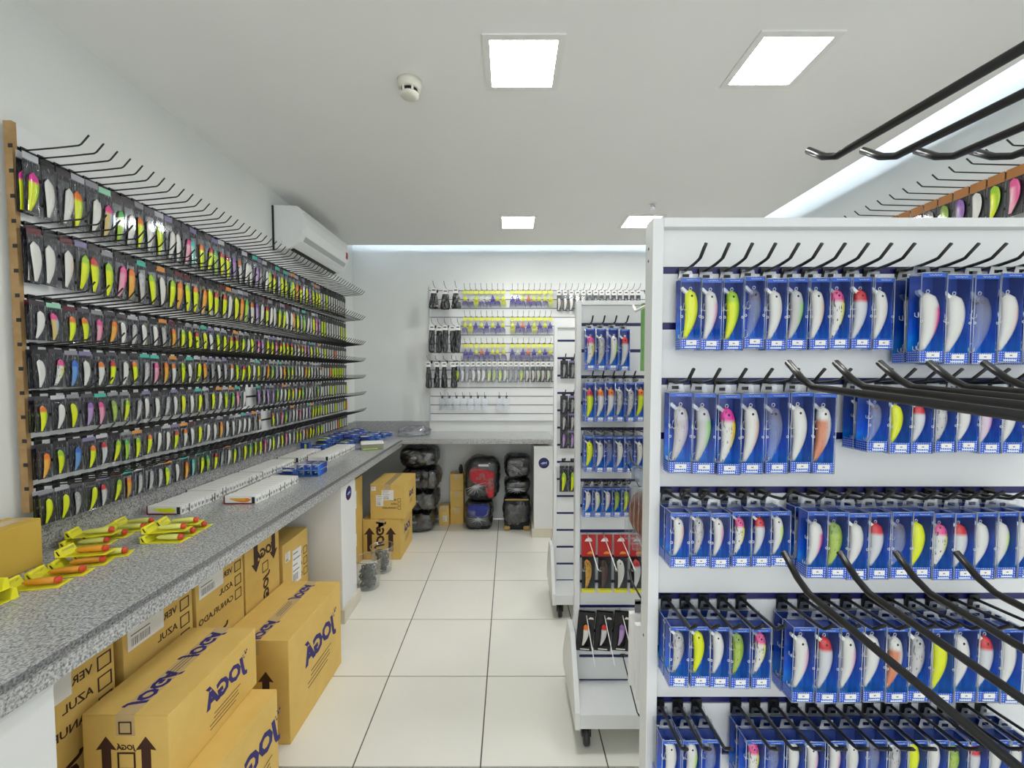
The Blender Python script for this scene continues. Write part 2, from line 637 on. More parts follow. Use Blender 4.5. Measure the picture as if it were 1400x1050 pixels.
# ------------------------------------------------------------------ air conditioner
AY0, AY1, AZ = 2.94, 3.74, 2.39
t = thing('air_conditioner', 'white split air conditioner high on the wall above the hooks', 'air conditioner', (XL, AY0, AZ))
L_ = AY1 - AY0
prof = [(0, 0.0), (0.10, 0.0), (0.145, 0.022), (0.18, 0.055), (0.205, 0.10), (0.215, 0.16), (0.212, 0.22), (0.20, 0.265), (0.17, 0.29), (0.0, 0.295)]
bm = bmesh.new()
prism(bm, prof, 'y', 0, L_)
ob('body', done(bm, 'body', M_ACW, bevel=0.004), t)
bm = bmesh.new()
pf = [(0.2075, 0.105), (0.2175, 0.16), (0.2145, 0.22), (0.2025, 0.267), (0.1985, 0.262), (0.2095, 0.22), (0.2125, 0.16), (0.2035, 0.105)]
prism(bm, pf, 'y', 0.02, L_ - 0.02)
ob('front_panel', done(bm, 'front_panel', M_ACW), t)
bm = bmesh.new()
prism(bm, [(0.186, 0.062), (0.203, 0.094), (0.199, 0.096), (0.182, 0.064)], 'y', 0.05, L_ - 0.03)
ob('trim_band', done(bm, 'trim_band', M_ACG), t)
bm = bmesh.new()
prism(bm, [(0.105, -0.002), (0.128, 0.012), (0.126, 0.016), (0.104, 0.003)], 'y', 0.03, L_ - 0.05)
ob('outlet_slot', done(bm, 'outlet_slot', M_BLACK), t)
bm = bmesh.new()
prism(bm, [(0.134, 0.0145), (0.184, 0.056), (0.181, 0.059), (0.131, 0.0175)], 'y', 0.03, L_ - 0.05)
ob('louver', done(bm, 'louver', M_ACW), t)
ob('wall_gasket', boxmesh('wall_gasket', (0, -0.006, -0.012), (0.012, 0, 0.29), M_BLACK), t)
bm = bmesh.new()
prism(bm, [(0.2165, 0.13), (0.2185, 0.16), (0.2172, 0.185), (0.2155, 0.185), (0.2165, 0.16), (0.2145, 0.13)], 'y', L_ - 0.06, L_ - 0.022)
ob('energy_sticker', done(bm, 'energy_sticker', M_RED), t, label='red sticker')
bm = bmesh.new()
lathe(bm, [(0.016, 0), (0.016, 0.002), (0.012, 0.002)], 16)
ob('drain_cap', done(bm, 'drain_cap', M_ACW), t, (0.05, -0.002, 0.05), (math.pi / 2, 0, 0))

# ------------------------------------------------------------------ counter and its supports
CZ = 0.93
CFX = -1.0
t = thing('granite_counter', 'long speckled grey granite counter running along the wall of hooks', 'counter', (XL + 0.002, 0, 0))
bm = bmesh.new()
prism(bm, [(0, -1.2), (CFX - XL, -1.2), (CFX - XL, 3.9), (2.03, 3.9), (2.03, YB), (0, YB)], 'z', CZ - 0.025, CZ)
ob('worktop', done(bm, 'worktop', M_GRANITE, bevel=0.003), t)
ob('edge_band', boxmesh('edge_band', (CFX - XL, -1.2, CZ - 0.021), (CFX - XL + 0.0012, 3.9, CZ - 0.003), noisy('dark_speckle', (0.06, 0.06, 0.065), (0.30, 0.30, 0.31), 190, 0.2, detail=2)), t, label='darker speckled edge band')  # darker speckled strip set just proud of the worktop edge
bm = bmesh.new()
box(bm, (CFX - XL - 0.025, -1.2, CZ - 0.07), (CFX - XL - 0.003, 3.922, CZ - 0.025))
ob('apron', done(bm, 'apron', M_GRANITE), t)
bm = bmesh.new()
box(bm, (CFX - XL - 0.003, 3.903, CZ - 0.045), (2.03, 3.925, CZ - 0.025))
ob('apron', done(bm, 'apron', M_GRANITE), t)
ob('backsplash', boxmesh('backsplash', (0, -1.2, CZ), (0.02, YB, CZ + 0.11), M_GRANITE), t)
ob('backsplash', boxmesh('backsplash', (0.02, YB - 0.02, CZ), (0.78, YB, CZ + 0.11), M_GRANITE), t)


def support(x0, x1, y0, y1, lab, sticker, hand):
    w = ob('support_wall', boxmesh('support_wall', (x0, y0, 0), (x1, y1, CZ - 0.025 if sticker != 'z' else CZ - 0.07), M_WHITE, bevel=0.003), kind='structure', label=lab)
    bm = bmesh.new()
    b = 0.018
    if hand == 'x':
        box(bm, (x0, y0 - b, 0), (x1 + b, y0, 0.085))
        box(bm, (x1, y0, 0), (x1 + b, y1 + b, 0.085))
    else:
        box(bm, (x0 - b, y0 - b, 0), (x1 + b, y0, 0.085))
        box(bm, (x1, y0, 0), (x1 + b, y1, 0.085))
        box(bm, (x0 - b, y0, 0), (x0, y1, 0.085))
    ob('baseboard', done(bm, 'baseboard', M_SKIRT), w)
    return w


def round_sticker(parent, origin, right, up, r):
    bm = bmesh.new()
    lathe(bm, [(r, 0), (r, 0.0012)], 28)
    place(ob('round_sticker', done(bm, 'round_sticker', M_NAVY), parent, label='round navy sticker with a small fish emblem'), origin, right, up)
    bm = bmesh.new()
    pts = [(-.62, -.1), (-.3, .12), (.05, .2), (.3, .1), (.62, .32), (.5, .02), (.6, -.22), (.3, -.06), (0, -.18), (-.3, -.2)]
    prism(bm, [(a * r, b * r) for a, b in pts], 'z', 0.0012, 0.002)
    o = ob('fish_emblem', done(bm, 'fish_emblem', M_SCRIPTB), parent)
    place(o, origin, right, up)
    bm = bmesh.new()
    prism(bm, [(-.5 * r, -.42 * r), (.5 * r, -.34 * r), (.5 * r, -.27 * r), (-.5 * r, -.35 * r)], 'z', 0.0012, 0.002)
    place(ob('emblem_line', done(bm, 'emblem_line', M_RED), parent), origin, right, up)


w1 = support(XL, -1.03, 2.56, 2.80, 'white partition carrying the counter between the cartons', 's', 'x')
round_sticker(w1, (-1.0295, 2.68, 0.775), (0, 1, 0), (0, 0, 1), 0.045)
support(XL, -1.03, 0.55, 0.93, 'white partition carrying the counter beside the checkbox carton', 's', 'x')
w2 = support(0.225, 0.41, 3.93, YB, 'white post carrying the back counter beside the wrapped luggage', 'z', 'p')
round_sticker(w2, (0.318, 3.9295, 0.70), (1, 0, 0), (0, 0, 1), 0.05)


# ------------------------------------------------------------------ lures
def minnow(name, n=10, rings=14, bend=0.075, deep=0.29, thick=0.17):
    """lure body of unit length, nose up, back to +x, belly to -x"""
    bm = bmesh.new()
    R_ = []
    for i in range(rings + 1):
        s = i / rings
        z = 1.0 - s
        pr = math.sin(math.pi * min(1, (s * 0.93 + 0.03) ** 0.62)) ** 0.62 if s < 1 else 0
        pr = max(pr, 0.10 + 0.12 * (1 - s))
        if i == 0:
            pr = 0.12
        if s > 0.9:
            pr = max(pr, 0.30)
        c = bend * math.sin(math.pi * s) - 0.02 - 0.07 * s * s
        ring = []
        for k in range(n):
            a = 2 * math.pi * k / n
            ring.append(bm.verts.new((c + math.cos(a) * deep / 2 * pr, math.sin(a) * thick / 2 * pr, z)))
        R_.append(ring)
    for a, b in zip(R_, R_[1:]):
        for k in range(n):
            bm.faces.new((a[k], b[k], b[(k + 1) % n], a[(k + 1) % n])).smooth = True
    bm.faces.new(R_[0])
    bm.faces.new(R_[-1][::-1])
    return done(bm, name, M_LURE)


ME_LURE = minnow('lure_body')
ME_LUREFAT = minnow('lure_body_deep', deep=0.34, thick=0.2, bend=0.08)
ME_LURES = minnow('lure_body_small', n=8, rings=9, bend=0.04, deep=0.26, thick=0.16)

bm = bmesh.new()
for s in (-1, 1):
    m0 = Matrix.Translation((0.01, s * 0.055, 0.86))
    bmesh.ops.create_uvsphere(bm, u_segments=8, v_segments=6, radius=0.03, matrix=m0)
ME_EYE = done(bm, 'eye', M_EYE)
bm = bmesh.new()
prism(bm, [(-0.03, 0.93), (-0.055, 0.87), (-0.20, 0.985), (-0.215, 1.03), (-0.18, 1.05)], 'y', -0.035, 0.035)
ME_LIP = done(bm, 'diving_lip', M_TAB)
bm = bmesh.new()
prism(bm, [(-0.03, 0.93), (-0.055, 0.87), (-0.20, 0.985), (-0.215, 1.03), (-0.18, 1.05)], 'y', -0.035, 0.035)
ME_LIPW = done(bm, 'diving_lip_white', M_PAPER)
bm = bmesh.new()
tube(bm, [(0.03 * math.cos(a * math.pi / 4) + 0.0, 0, 1.02 + 0.03 * math.sin(a * math.pi / 4)) for a in range(9)], 0.008, 5)
ME_RING = done(bm, 'line_tie', M_STEEL)


def treble(z, x):
    bm = bmesh.new()
    tube(bm, [(x, 0, z), (x - 0.03, 0, z - 0.02), (x - 0.045, 0, z - 0.12)], 0.007, 4)
    for a in (-0.5, 2.2, 3.9):
        c, s = math.cos(a) * 0.075, math.sin(a) * 0.055
        b0 = Vector((x - 0.045, 0, z - 0.12))
        tube(bm, [b0, b0 + Vector((c * .4, s * .4, -.04)), b0 + Vector((c, s, -.015)), b0 + Vector((c * 1.05, s * 1.05, .045))], 0.009, 4)
    return bm


ME_TREB1 = done(treble(0.74, -0.10), 'treble_hook', M_STEEL)
ME_TREB2 = done(treble(0.16, -0.12), 'treble_hook_rear', M_STEEL)

# colour schemes: description, back, belly, head (None = as back mix), bars, glassy
YN, LIME, WHT, PNK, RED_, SIL, ORG, GRN, BLU, PUR, TEA = ((0.84, 0.92, 0.0), (0.40, 0.68, 0.02), (0.82, 0.80, 0.74), (0.88, 0.10, 0.32),
                                                          (0.70, 0.03, 0.04), (0.42, 0.43, 0.44), (0.90, 0.22, 0.02), (0.10, 0.50, 0.12),
                                                          (0.04, 0.16, 0.60), (0.34, 0.16, 0.50), (0.05, 0.55, 0.50))
LPK, PCH, GRY = (0.86, 0.50, 0.62), (0.85, 0.62, 0.50), (0.30, 0.29, 0.28)
SCH = {
    'yellow': ('neon yellow', YN, YN, YN, 0, 0),
    'lime': ('lime green', LIME, YN, LIME, 0, 0),
    'white': ('pearl white', WHT, WHT, WHT, 0, 0),
    'pinkback': ('white and pink', LPK, WHT, WHT, 0, 0),
    'hotback': ('hot pink backed', PNK, WHT, WHT, 0, 0),
    'peach': ('white and peach', PCH, WHT, WHT, 0, 0),
    'clear': ('see-through', (0.55, 0.62, 0.72), (0.55, 0.62, 0.72), (0.5, 0.45, 0.5), 0, 0.72),
    'greenback': ('green backed', (0.35, 0.75, 0.25), (0.60, 0.58, 0.54), (0.6, 0.6, 0.6), 0, 0),
    'limeback': ('lime backed', (0.66, 0.90, 0.20), WHT, WHT, 0, 0),
    'redhead': ('red-headed', (0.66, 0.67, 0.72), (0.72, 0.72, 0.72), RED_, 0, 0),
    'pinkhead': ('pink-headed', (0.85, 0.80, 0.15), WHT, PNK, 1, 0),
    'pinktiger': ('pink tiger', (0.90, 0.62, 0.02), WHT, (0.85, 0.03, 0.38), 0.6, 0),
    'silver': ('speckled grey', (0.35, 0.34, 0.36), (0.62, 0.60, 0.58), (0.5, 0.5, 0.5), 0.7, 0),
    'violet': ('pale violet silver', (0.55, 0.48, 0.62), (0.60, 0.55, 0.55), (0.6, 0.58, 0.6), 0.3, 0),
    'magenta': ('pink violet', (0.72, 0.28, 0.60), (0.78, 0.62, 0.72), (0.8, 0.7, 0.75), 0, 0),
    'orangebelly': ('orange bellied', WHT, (0.75, 0.25, 0.12), WHT, 0.2, 0),
    'pinklime': ('pink-headed lime', LIME, YN, (0.85, 0.05, 0.35), 0, 0),
    'pink': ('hot pink', PNK, (0.9, 0.4, 0.5), PNK, 0, 0),
    'orange': ('bright orange', ORG, (0.9, 0.45, 0.05), ORG, 0, 0),
    'orangelime': ('orange and lime', LIME, YN, ORG, 0, 0),
    'orangewhite': ('orange-headed white', WHT, WHT, ORG, 0, 0),
    'redlime': ('red-headed lime', LIME, YN, (0.6, 0.05, 0.05), 0, 0),
    'greenwhite': ('green-headed white', WHT, LIME, GRN, 0, 0),
    'blue': ('deep blue', BLU, (0.15, 0.35, 0.7), BLU, 0, 0),
    'purple': ('purple', PUR, (0.5, 0.35, 0.6), PUR, 0, 0),
    'teal': ('teal green', TEA, (0.3, 0.65, 0.55), TEA, 0, 0),
    'rainbow': ('rainbow foil', (0.3, 0.5, 0.75), (0.75, 0.55, 0.2), PNK, 0, 0),
    'grey': ('dark grey', GRY, (0.40, 0.40, 0.40), GRY, 0.5, 0),
    'spotorange': ('spotted amber', (0.62, 0.30, 0.03), (0.7, 0.38, 0.06), (0.6, 0.28, 0.03), 1, 0),
    'brown': ('dark brown', (0.07, 0.03, 0.025), (0.12, 0.06, 0.05), (0.05, 0.02, 0.02), 0, 0),
    'greenfrog': ('olive green', (0.28, 0.48, 0.04), (0.45, 0.6, 0.1), (0.3, 0.45, 0.08), 0.5, 0),
}


def sprops(k):
    d, b, y, h, bars, g = SCH[k]
    return {'c_back': b, 'c_belly': y, 'c_head': h, 'bars': float(bars), 'glassy': float(g)}


# ------------------------------------------------------------------ slat displays
def slats(parent, x0, x1, z0, z1, zs, gap, th, m_slat, m_ins, yface, sgn, swap=False):
    """horizontal slats with slot inserts; the face lies at yface and looks along sgn (swap: along x)"""
    edges = sorted(zs)
    lo = z0
    bands = []
    for z in edges + [None]:
        hi = (z - gap / 2) if z is not None else z1
        if hi - lo > 0.004:
            bands.append((lo, hi))
        if z is not None:
            lo = z + gap / 2
    a, b = (yface, yface - sgn * th) if sgn > 0 else (yface, yface + th)
    cache = {}

    def bx(lo_, hi_, f0, f1):
        f0, f1 = min(f0, f1), max(f0, f1)
        return ((f0, x0, lo_), (f1, x1, hi_)) if swap else ((x0, f0, lo_), (x1, f1, hi_))
    for lo, hi in bands:
        h = round(hi - lo, 4)
        if h not in cache:
            q = bx(0, h, a, b)
            cache[h] = boxmesh('slat', q[0], q[1], m_slat)
        ob('slat', cache[h], parent, (0, 0, lo))
    q = bx(-gap / 2 + 0.0005, gap / 2 - 0.0005, yface - sgn * 0.003, yface - sgn * th)
    me = boxmesh('slot_insert', q[0], q[1], m_ins)
    for z in edges:
        ob('slot_insert', me, parent, (0, 0, z))


def hook_mesh(name, L, r, m, rise=0.03, tip=0.035, plate=True, drop=0.0, n=6):
    """peg hook pointing along -y from the origin"""
    bm = bmesh.new()
    tube(bm, [(0, 0, 0), (0, -L * 0.5, rise * 0.3), (0, -(L - tip), rise * 0.55), (0, -(L - tip * 0.75), rise * 0.7), (0, -L, rise + tip * 0.55)], r, n)
    if plate:
        box(bm, (-0.011, -0.004, -0.022), (0.011, 0.0, 0.008))
    return done(bm, name, m)


# ---------------- wall display over the counter (faces +x)
PX = -1.582
t = thing('slat_wall_display', 'wood-edged white slat panel with black hooks covering the wall above the counter', 'wall display', (0, 0, 0))
SZ = [2.263 - 0.0787 * i for i in range(15)]
slats(t, 1.392, 4.12, 1.085, 2.335, SZ, 0.012, 0.03, M_WHITE, M_BLACK, PX, +1, swap=True)
bm = bmesh.new()
box(bm, (PX - 0.024, 1.378, 1.08), (PX + 0.002, 1.392, 2.34))
we = ob('wood_edge', done(bm, 'wood_edge', M_WOOD), t, label='raw brown board edge')
me_n = boxmesh('notch', (PX - 0.010, 1.3765, -0.007), (PX + 0.004, 1.3778, 0.005), M_BLACK)
for z in SZ:
    ob('notch', me_n, t, (0, 0, z))
ROWS = [(0, 0.190, 0.046), (3, 0.175, 0.044), (6, 0.125, 0.044), (8, 0.125, 0.044), (10, 0.115, 0.044), (12, 0.112, 0.044), (14, 0.110, 0.044)]
PITCHY, NCOL, NIND = 0.0505, 53, 42
H_LEFT = hook_mesh('hook', 0.215, 0.0027, M_WIRE)
far_hooks = bmesh.new()
for ri, (si, ph, pw) in enumerate(ROWS):
    for c in range(NCOL):
        y = 1.412 + PITCHY * c
        if c < NIND:
            ob('hook', H_LEFT, t, (PX, y, SZ[si]), (0, 0, R(90)))
        else:
            tmp = bmesh.new()
            tmp.from_mesh(H_LEFT)
            tmp.transform(Matrix.Translation((PX, y, SZ[si])) @ Matrix.Rotation(R(90), 4, 'Z'))
            me = bpy.data.meshes.new('x')
            tmp.to_mesh(me)
            tmp.free()
            far_hooks.from_mesh(me)
            bpy.data.meshes.remove(me)
ob('further_hooks', done(far_hooks, 'further_hooks', M_WIRE), t, kind='stuff')


def pack_meshes(h, w):
    """hang pack facing -y: card, clear blister, lure; origin at the hook hole"""
    card = boxmesh('backing_card', (-w / 2, -0.0005, -h), (w / 2, 0.0005, 0.004), M_PCARD)
    bm = bmesh.new()
    d = 0.011
    box(bm, (-w * .46, -d, -h * .985), (w * .46, -0.0008, -h * .17))
    bl = done(bm, 'blister', M_CLEAR, bevel=0.003)
    return card, bl


FIRST = [
    'pinklime white white orangelime white rainbow greenwhite white orangelime white lime white white pink teal orangelime'.split(),
    'white white peach lime redlime lime pink orange silver lime white lime orange lime'.split(),
    'white rainbow orangelime orangelime pink orange white silver white peach silver orange lime yellow'.split(),
    'white pinkhead blue white orangewhite redlime white orangelime silver pink orange orangewhite lime white'.split(),
    'orangelime white yellow purple pink greenfrog lime silver peach white silver white yellow white'.split(),
    'orange lime blue orangelime redhead lime greenwhite lime orangelime white peach redlime orangewhite peach'.split(),
    'yellow yellow silver yellow redhead lime orange silver silver silver lime white orange teal'.split(),
]
PAL = 'yellow yellow lime lime yellow white white white silver silver peach pink orange orangelime redlime grey purple greenwhite orangewhite'.split()
CARDC = [(0.30, 0.30, 0.34), (0.45, 0.45, 0.5), (0.10, 0.09, 0.11), (0.06, 0.05, 0.06), (0.55, 0.56, 0.6), (0.75, 0.30, 0.06), (0.03, 0.03, 0.03), (0.08, 0.5, 0.4), (0.05, 0.05, 0.06), (0.25, 0.22, 0.4), (0.12, 0.02, 0.03), (0.02, 0.02, 0.025), (0.3, 0.3, 0.33)]
ORD = ['first', 'second', 'third', 'fourth', 'fifth', 'sixth', 'seventh']
rest_bm = {k: bmesh.new() for k in ('card', 'yellow', 'white', 'orange')}
for ri, (si, ph, pw) in enumerate(ROWS):
    cardm, blm = pack_meshes(ph, pw)
    ll = min(ph * 0.66, 0.098)
    ks = [FIRST[ri][c] if c < len(FIRST[ri]) else RND.choice(PAL) for c in range(NCOL)]
    for c in range(NCOL):
        y = 1.405 + PITCHY * c
        if ri == 4 and c in (22, 23):
            continue
        if ri == 5 and c in (25, 26):
            continue
        k = ks[c]
        jz = RND.uniform(-0.003, 0.003)
        zz = SZ[si] - 0.018 + jz
        if c >= NIND:
            q = {'yellow': 'yellow', 'lime': 'yellow', 'orange': 'orange', 'pink': 'orange'}.get(k, 'white')
            box(rest_bm['card'], (PX + 0.022, y - pw / 2, zz - ph), (PX + 0.024, y + pw / 2, zz))
            box(rest_bm[q], (PX + 0.025, y - 0.008, zz - ph * .92), (PX + 0.033, y + 0.008, zz - ph * .25))
            continue
        for deep in ((0, 1) if c == 0 else (0,)):
            lab = ('%s lure pack between %s and %s packs, %s counter-wall row' % (SCH[k][0], SCH[ks[c - 1]][0], SCH[ks[c + 1]][0], ORD[ri]) if c else
                   '%s lure pack %s at the wood edge, %s counter-wall row' % (SCH[k][0], ('in front', 'hung behind another')[deep], ORD[ri]))
            p = thing('lure_pack', lab, 'lure pack', (PX + 0.028 - 0.014 * deep, y - 0.004 * deep, zz), (0, R(RND.uniform(-2, 2)), R(90 + RND.uniform(-4, 4))),
                      group='lure packs on the %s row above the counter' % ORD[ri])
            ob('backing_card', cardm, p, props={'c_card': RND.choice(CARDC) if k != 'rainbow' else (0.35, 0.7, 0.5)})
            ob('blister', blm, p)
            ob('lure', ME_LURE if ri > 1 else ME_LURES, p, (RND.uniform(-0.004, 0.002), -0.006, -ph * 0.96), (0, R(RND.uniform(-5, 9)), 0), (ll * (0.95 if ri > 1 else 1.25), 0.05, ll * (1.1 if ri > 1 else 1.3)), props=sprops(k))
ob('lure_stock', done(rest_bm['card'], 'lure_stock', M_BLACK), kind='stuff', label='further hanging lure packs at the far end of the wall display')
M_ST = {'yellow': mat('stock_yellow', (0.62, 0.78, 0.04), 0.3), 'white': mat('stock_white', (0.62, 0.62, 0.60), 0.3), 'orange': mat('stock_orange', (0.8, 0.25, 0.1), 0.3)}
for q in M_ST:
    ob('lure_stock', done(rest_bm[q], 'lure_stock', M_ST[q]), kind='stuff', label='%s lures at the far end of the wall display' % q)


# ------------------------------------------------------------------ blue lure boxes
def bluebox_meshes(w, h, d):
    """hanging box facing -y; origin at the hook hole, box top at -0.012"""
    zt, zb = -0.012, -0.012 - h
    out = []
    bm = bmesh.new()                                    # clear shell: open-backed thin walls
    box(bm, (-w / 2, -d, zb), (w / 2, -0.0012, zt))
    out.append(('shell', done(bm, 'shell', M_CLEAR, bevel=0.0012, seg=1), None))
    bm = bmesh.new()                                    # rims that catch the light
    r = 0.0008
    e = 0.0004
    for x in (-w / 2 + e, w / 2 - e):
        tube(bm, [(x, -d - e, zb), (x, -d - e, zt)], r, 4)
        tube(bm, [(x, -d, zb), (x, 0, zb)], r, 4)
        tube(bm, [(x, -d, zt), (x, 0, zt)], r, 4)
    tube(bm, [(-w / 2, -d - e, zb), (w / 2, -d - e, zb)], r, 4)
    tube(bm, [(-w / 2, -d - e, zt), (w / 2, -d - e, zt)], r, 4)
    out.append(('shell_rim', done(bm, 'shell_rim', M_RIM), None))
    bm = bmesh.new()
    zm = zb + h * .46
    for x in (-w / 2 + .0025, w / 2 - .0025):
        tube(bm, [(x + math.cos(a * math.pi / 3) * .0022, -d - .0006, zm + math.sin(a * math.pi / 3) * .0022) for a in range(7)], 0.0007, 4)
    out.append(('snap_ring', done(bm, 'snap_ring', M_PAPER), None))
    bm = bmesh.new()
    box(bm, (-w / 2 + .001, -0.003, zb + .001), (w / 2 - .001, -0.0018, zt - .001))
    box(bm, (w / 2 - .0022, -d + .002, zb + .001), (w / 2 - .001, -0.003, zt - .001))
    out.append(('printed_insert', done(bm, 'printed_insert', M_BLUEI), None))
    bm = bmesh.new()
    bh = min(0.021, h * .18)
    box(bm, (-w / 2 + .001, -d + .0006, zb + .001), (w / 2 - .001, -d + .0016, zb + bh))
    box(bm, (-w / 2 + .0008, -d + .0016, zb + .001), (-w / 2 + .0016, -0.002, zb + bh))
    out.append(('dotted_band', done(bm, 'dotted_band', M_DOTS), None))
    out.append(('top_band', boxmesh('top_band', (-w / 2 + .001, -d + .0006, zt - .008), (w / 2 - .001, -d + .0016, zt - .001), M_BLUEB), None))
    bm = bmesh.new()                                    # brand squiggle, too small to read
    pts = []
    for i in range(13):
        u = i / 12
        pts.append((-w * .22 + u * w * .5, -d - 0.0008, zt - .0045 + .0011 * math.sin(i * 2.4)))
    tube(bm, pts, 0.0006, 3)
    out.append(('script_logo', done(bm, 'script_logo', M_SCRIPT), None))
    out.append(('small_print', boxmesh('small_print', (-w * .26, -d - .0008, zb + .003), (w * .26, -d - .0002, zb + .0058), M_SCRIPT), None))
    bm = bmesh.new()
    pts = [(w * .33 + .001 * math.sin(i * 2.2), -0.0034, zb + h * .22 + i * h * .024) for i in range(13)]
    tube(bm, pts, 0.0005, 3)
    out.append(('side_script', done(bm, 'side_script', M_SCRIPTB), None))
    bm = bmesh.new()
    box(bm, (-w * .22, -d - .0012, zb + bh * .42), (w * .28, -d - .0003, zb + bh * .86))
    box(bm, (-w * .03, -d - .0014, zb + bh * .58), (w * .07, -d - .0012, zb + bh * .68), 1)
    out.append(('price_tag', done(bm, 'price_tag', M_PAPER, M_PRINT), None))
    bm = bmesh.new()                                    # hang tab with its hole
    o_ = [(-w * .40, zt), (-w * .30, zt + .019), (w * .30, zt + .019), (w * .40, zt)]
    i_ = [(-w * .17, zt + .006), (-w * .17, zt + .0125), (w * .17, zt + .0125), (w * .17, zt + .006)]
    for y0, y1 in ((-.0018, -.0006),):
        A = [bm.verts.new((a, y0, b)) for a, b in o_]
        B = [bm.verts.new((a, y0, b)) for a, b in i_]
        for i in range(4):
            bm.faces.new((A[i], A[(i + 1) % 4], B[(i + 1) % 4], B[i]))
        bmesh.ops.solidify(bm, geom=list(bm.faces), thickness=0.0012)
    out.append(('hang_tab', done(bm, 'hang_tab', M_TAB), None))
    return out


BB = {}


def blue_box(kind, scheme, loc, rot, label, group, fat=False, detail=True, name='lure_box'):
    w, h, d = kind
    if kind not in BB:
        BB[kind] = bluebox_meshes(w, h, d)
    t = thing(name, label, 'lure box', loc, rot, group)
    for nm, me, _ in BB[kind]:
        if not detail and nm in ('snap_ring', 'side_script'):
            continue
        ob(nm, me, t)
    l = h * (0.70 if not fat else 0.66)
    lu = ob('lure', ME_LUREFAT if fat else ME_LURE, t, (w * 0.02, -d * 0.55, -0.012 - h * 0.97 + 0.017 * min(1, h / .12)), (0, R(RND.uniform(-1, 3)), 0), (l * 0.92, l * 0.9, l), props=sprops(scheme))
    ob('eye', ME_EYE, lu)
    if detail:
        ob('diving_lip', ME_LIPW if scheme in ('white', 'yellow', 'pinkback', 'redhead', 'silver') else ME_LIP, lu)
        ob('line_tie', ME_RING, lu)
        ob('treble_hook', ME_TREB1, lu)
        ob('treble_hook', ME_TREB2, lu)
    return t


# ------------------------------------------------------------------ display stands
GZ = [1.75 - 0.1135 * i for i in range(15)]
STAND_X0, STAND_X1 = 0.286, 1.26


def display_stand(label, yf, label_part=None):
    """two-sided slat stand on casters; the front frame edge stands at yf"""
    t = thing('display_stand', label, 'display stand', (0, 0, 0), group='white slat display stands')
    x0, x1, th = STAND_X0, STAND_X1, 0.045
    ztop, zb = 1.85, 0.16
    ob('side_post', boxmesh('side_post', (x0, yf, 0.10), (x0 + 0.022, yf + th, ztop), M_WHITE, bevel=0.0012), t)
    ob('side_post', boxmesh('side_post', (x1 - 0.022, yf, 0.10), (x1, yf + th, ztop), M_WHITE, bevel=0.0012), t)
    ob('top_rail', boxmesh('top_rail', (x0 + 0.022, yf, ztop - 0.018), (x1 - 0.022, yf + th, ztop), M_WHITE, bevel=0.0012), t)
    slats(t, x0 + 0.0225, x1 - 0.0225, zb, ztop - 0.0185, GZ, 0.0145, 0.012, M_WHITE, M_NAVY, yf + 0.018, -1)
    ob('rear_panel', boxmesh('rear_panel', (x0 + 0.0225, yf + 0.031, zb), (x1 - 0.0225, yf + 0.043, ztop - 0.0185), M_WHITE), t)
    ym = yf + th / 2
    ob('base_deck', boxmesh('base_deck', (x0 - 0.001, ym - 0.195, 0.10), (x1 + 0.001, ym + 0.195, 0.16), M_WHITE, bevel=0.002), t)
    for x in (x0 - 0.022, x1 + 0.002):
        bm = bmesh.new()
        prism(bm, [(ym - 0.20, 0.10), (ym + 0.20, 0.10), (ym + 0.20, 0.17), (ym + 0.05, 0.41), (ym - 0.05, 0.41), (ym - 0.20, 0.17)], 'x', x, x + 0.02)
        ob('end_board', done(bm, 'end_board', M_WHITE), t)
    bm = bmesh.new()
    lathe(bm, [(0.010, -0.012), (0.034, -0.012), (0.038, -0.008), (0.038, 0.008), (0.034, 0.012), (0.010, 0.012)], 20)
    bmesh.ops.rotate(bm, verts=bm.verts, matrix=Matrix.Rotation(R(90), 3, 'Y'))
    wh = done(bm, 'caster', M_BLACK)
    bm = bmesh.new()
    box(bm, (-0.02, -0.03, 0.055), (0.02, 0.03, 0.062))
    box(bm, (-0.02, -0.012, 0.0), (-0.0145, 0.012, 0.056))
    box(bm, (0.0145, -0.012, 0.0), (0.02, 0.012, 0.056))
    fk = done(bm, 'caster_fork', M_BLACK)
    for x in (x0 + 0.03, x1 - 0.03):
        for y in (ym - 0.15, ym + 0.15):
            c = ob('caster', wh, t, (x, y, 0.0385))
            ob('caster_fork', fk, c)
    return t


st1 = display_stand('white slat display stand crowded with rows of large blue lure boxes', 0.86)
st2 = display_stand('white slat display stand carrying red-topped packs and black packs', 1.83)
st3 = display_stand('white slat display stand with black lure packs by the round-stickered post', 2.75)
bm = bmesh.new()
for z in (1.795, 1.77, 0.98):
    tube(bm, [(STAND_X0 - 0.0006, 0.885, z), (STAND_X0 + 0.001, 0.885, z)], 0.003, 8)
ob('screw_holes', done(bm, 'screw_holes', M_BLACK), st1)

H_BOX = hook_mesh('hook', 0.10, 0.0032, M_WIRE, rise=0.012, tip=0.03)
H_BOXL = hook_mesh('hook', 0.145, 0.0032, M_WIRE, rise=0.012, tip=0.03)


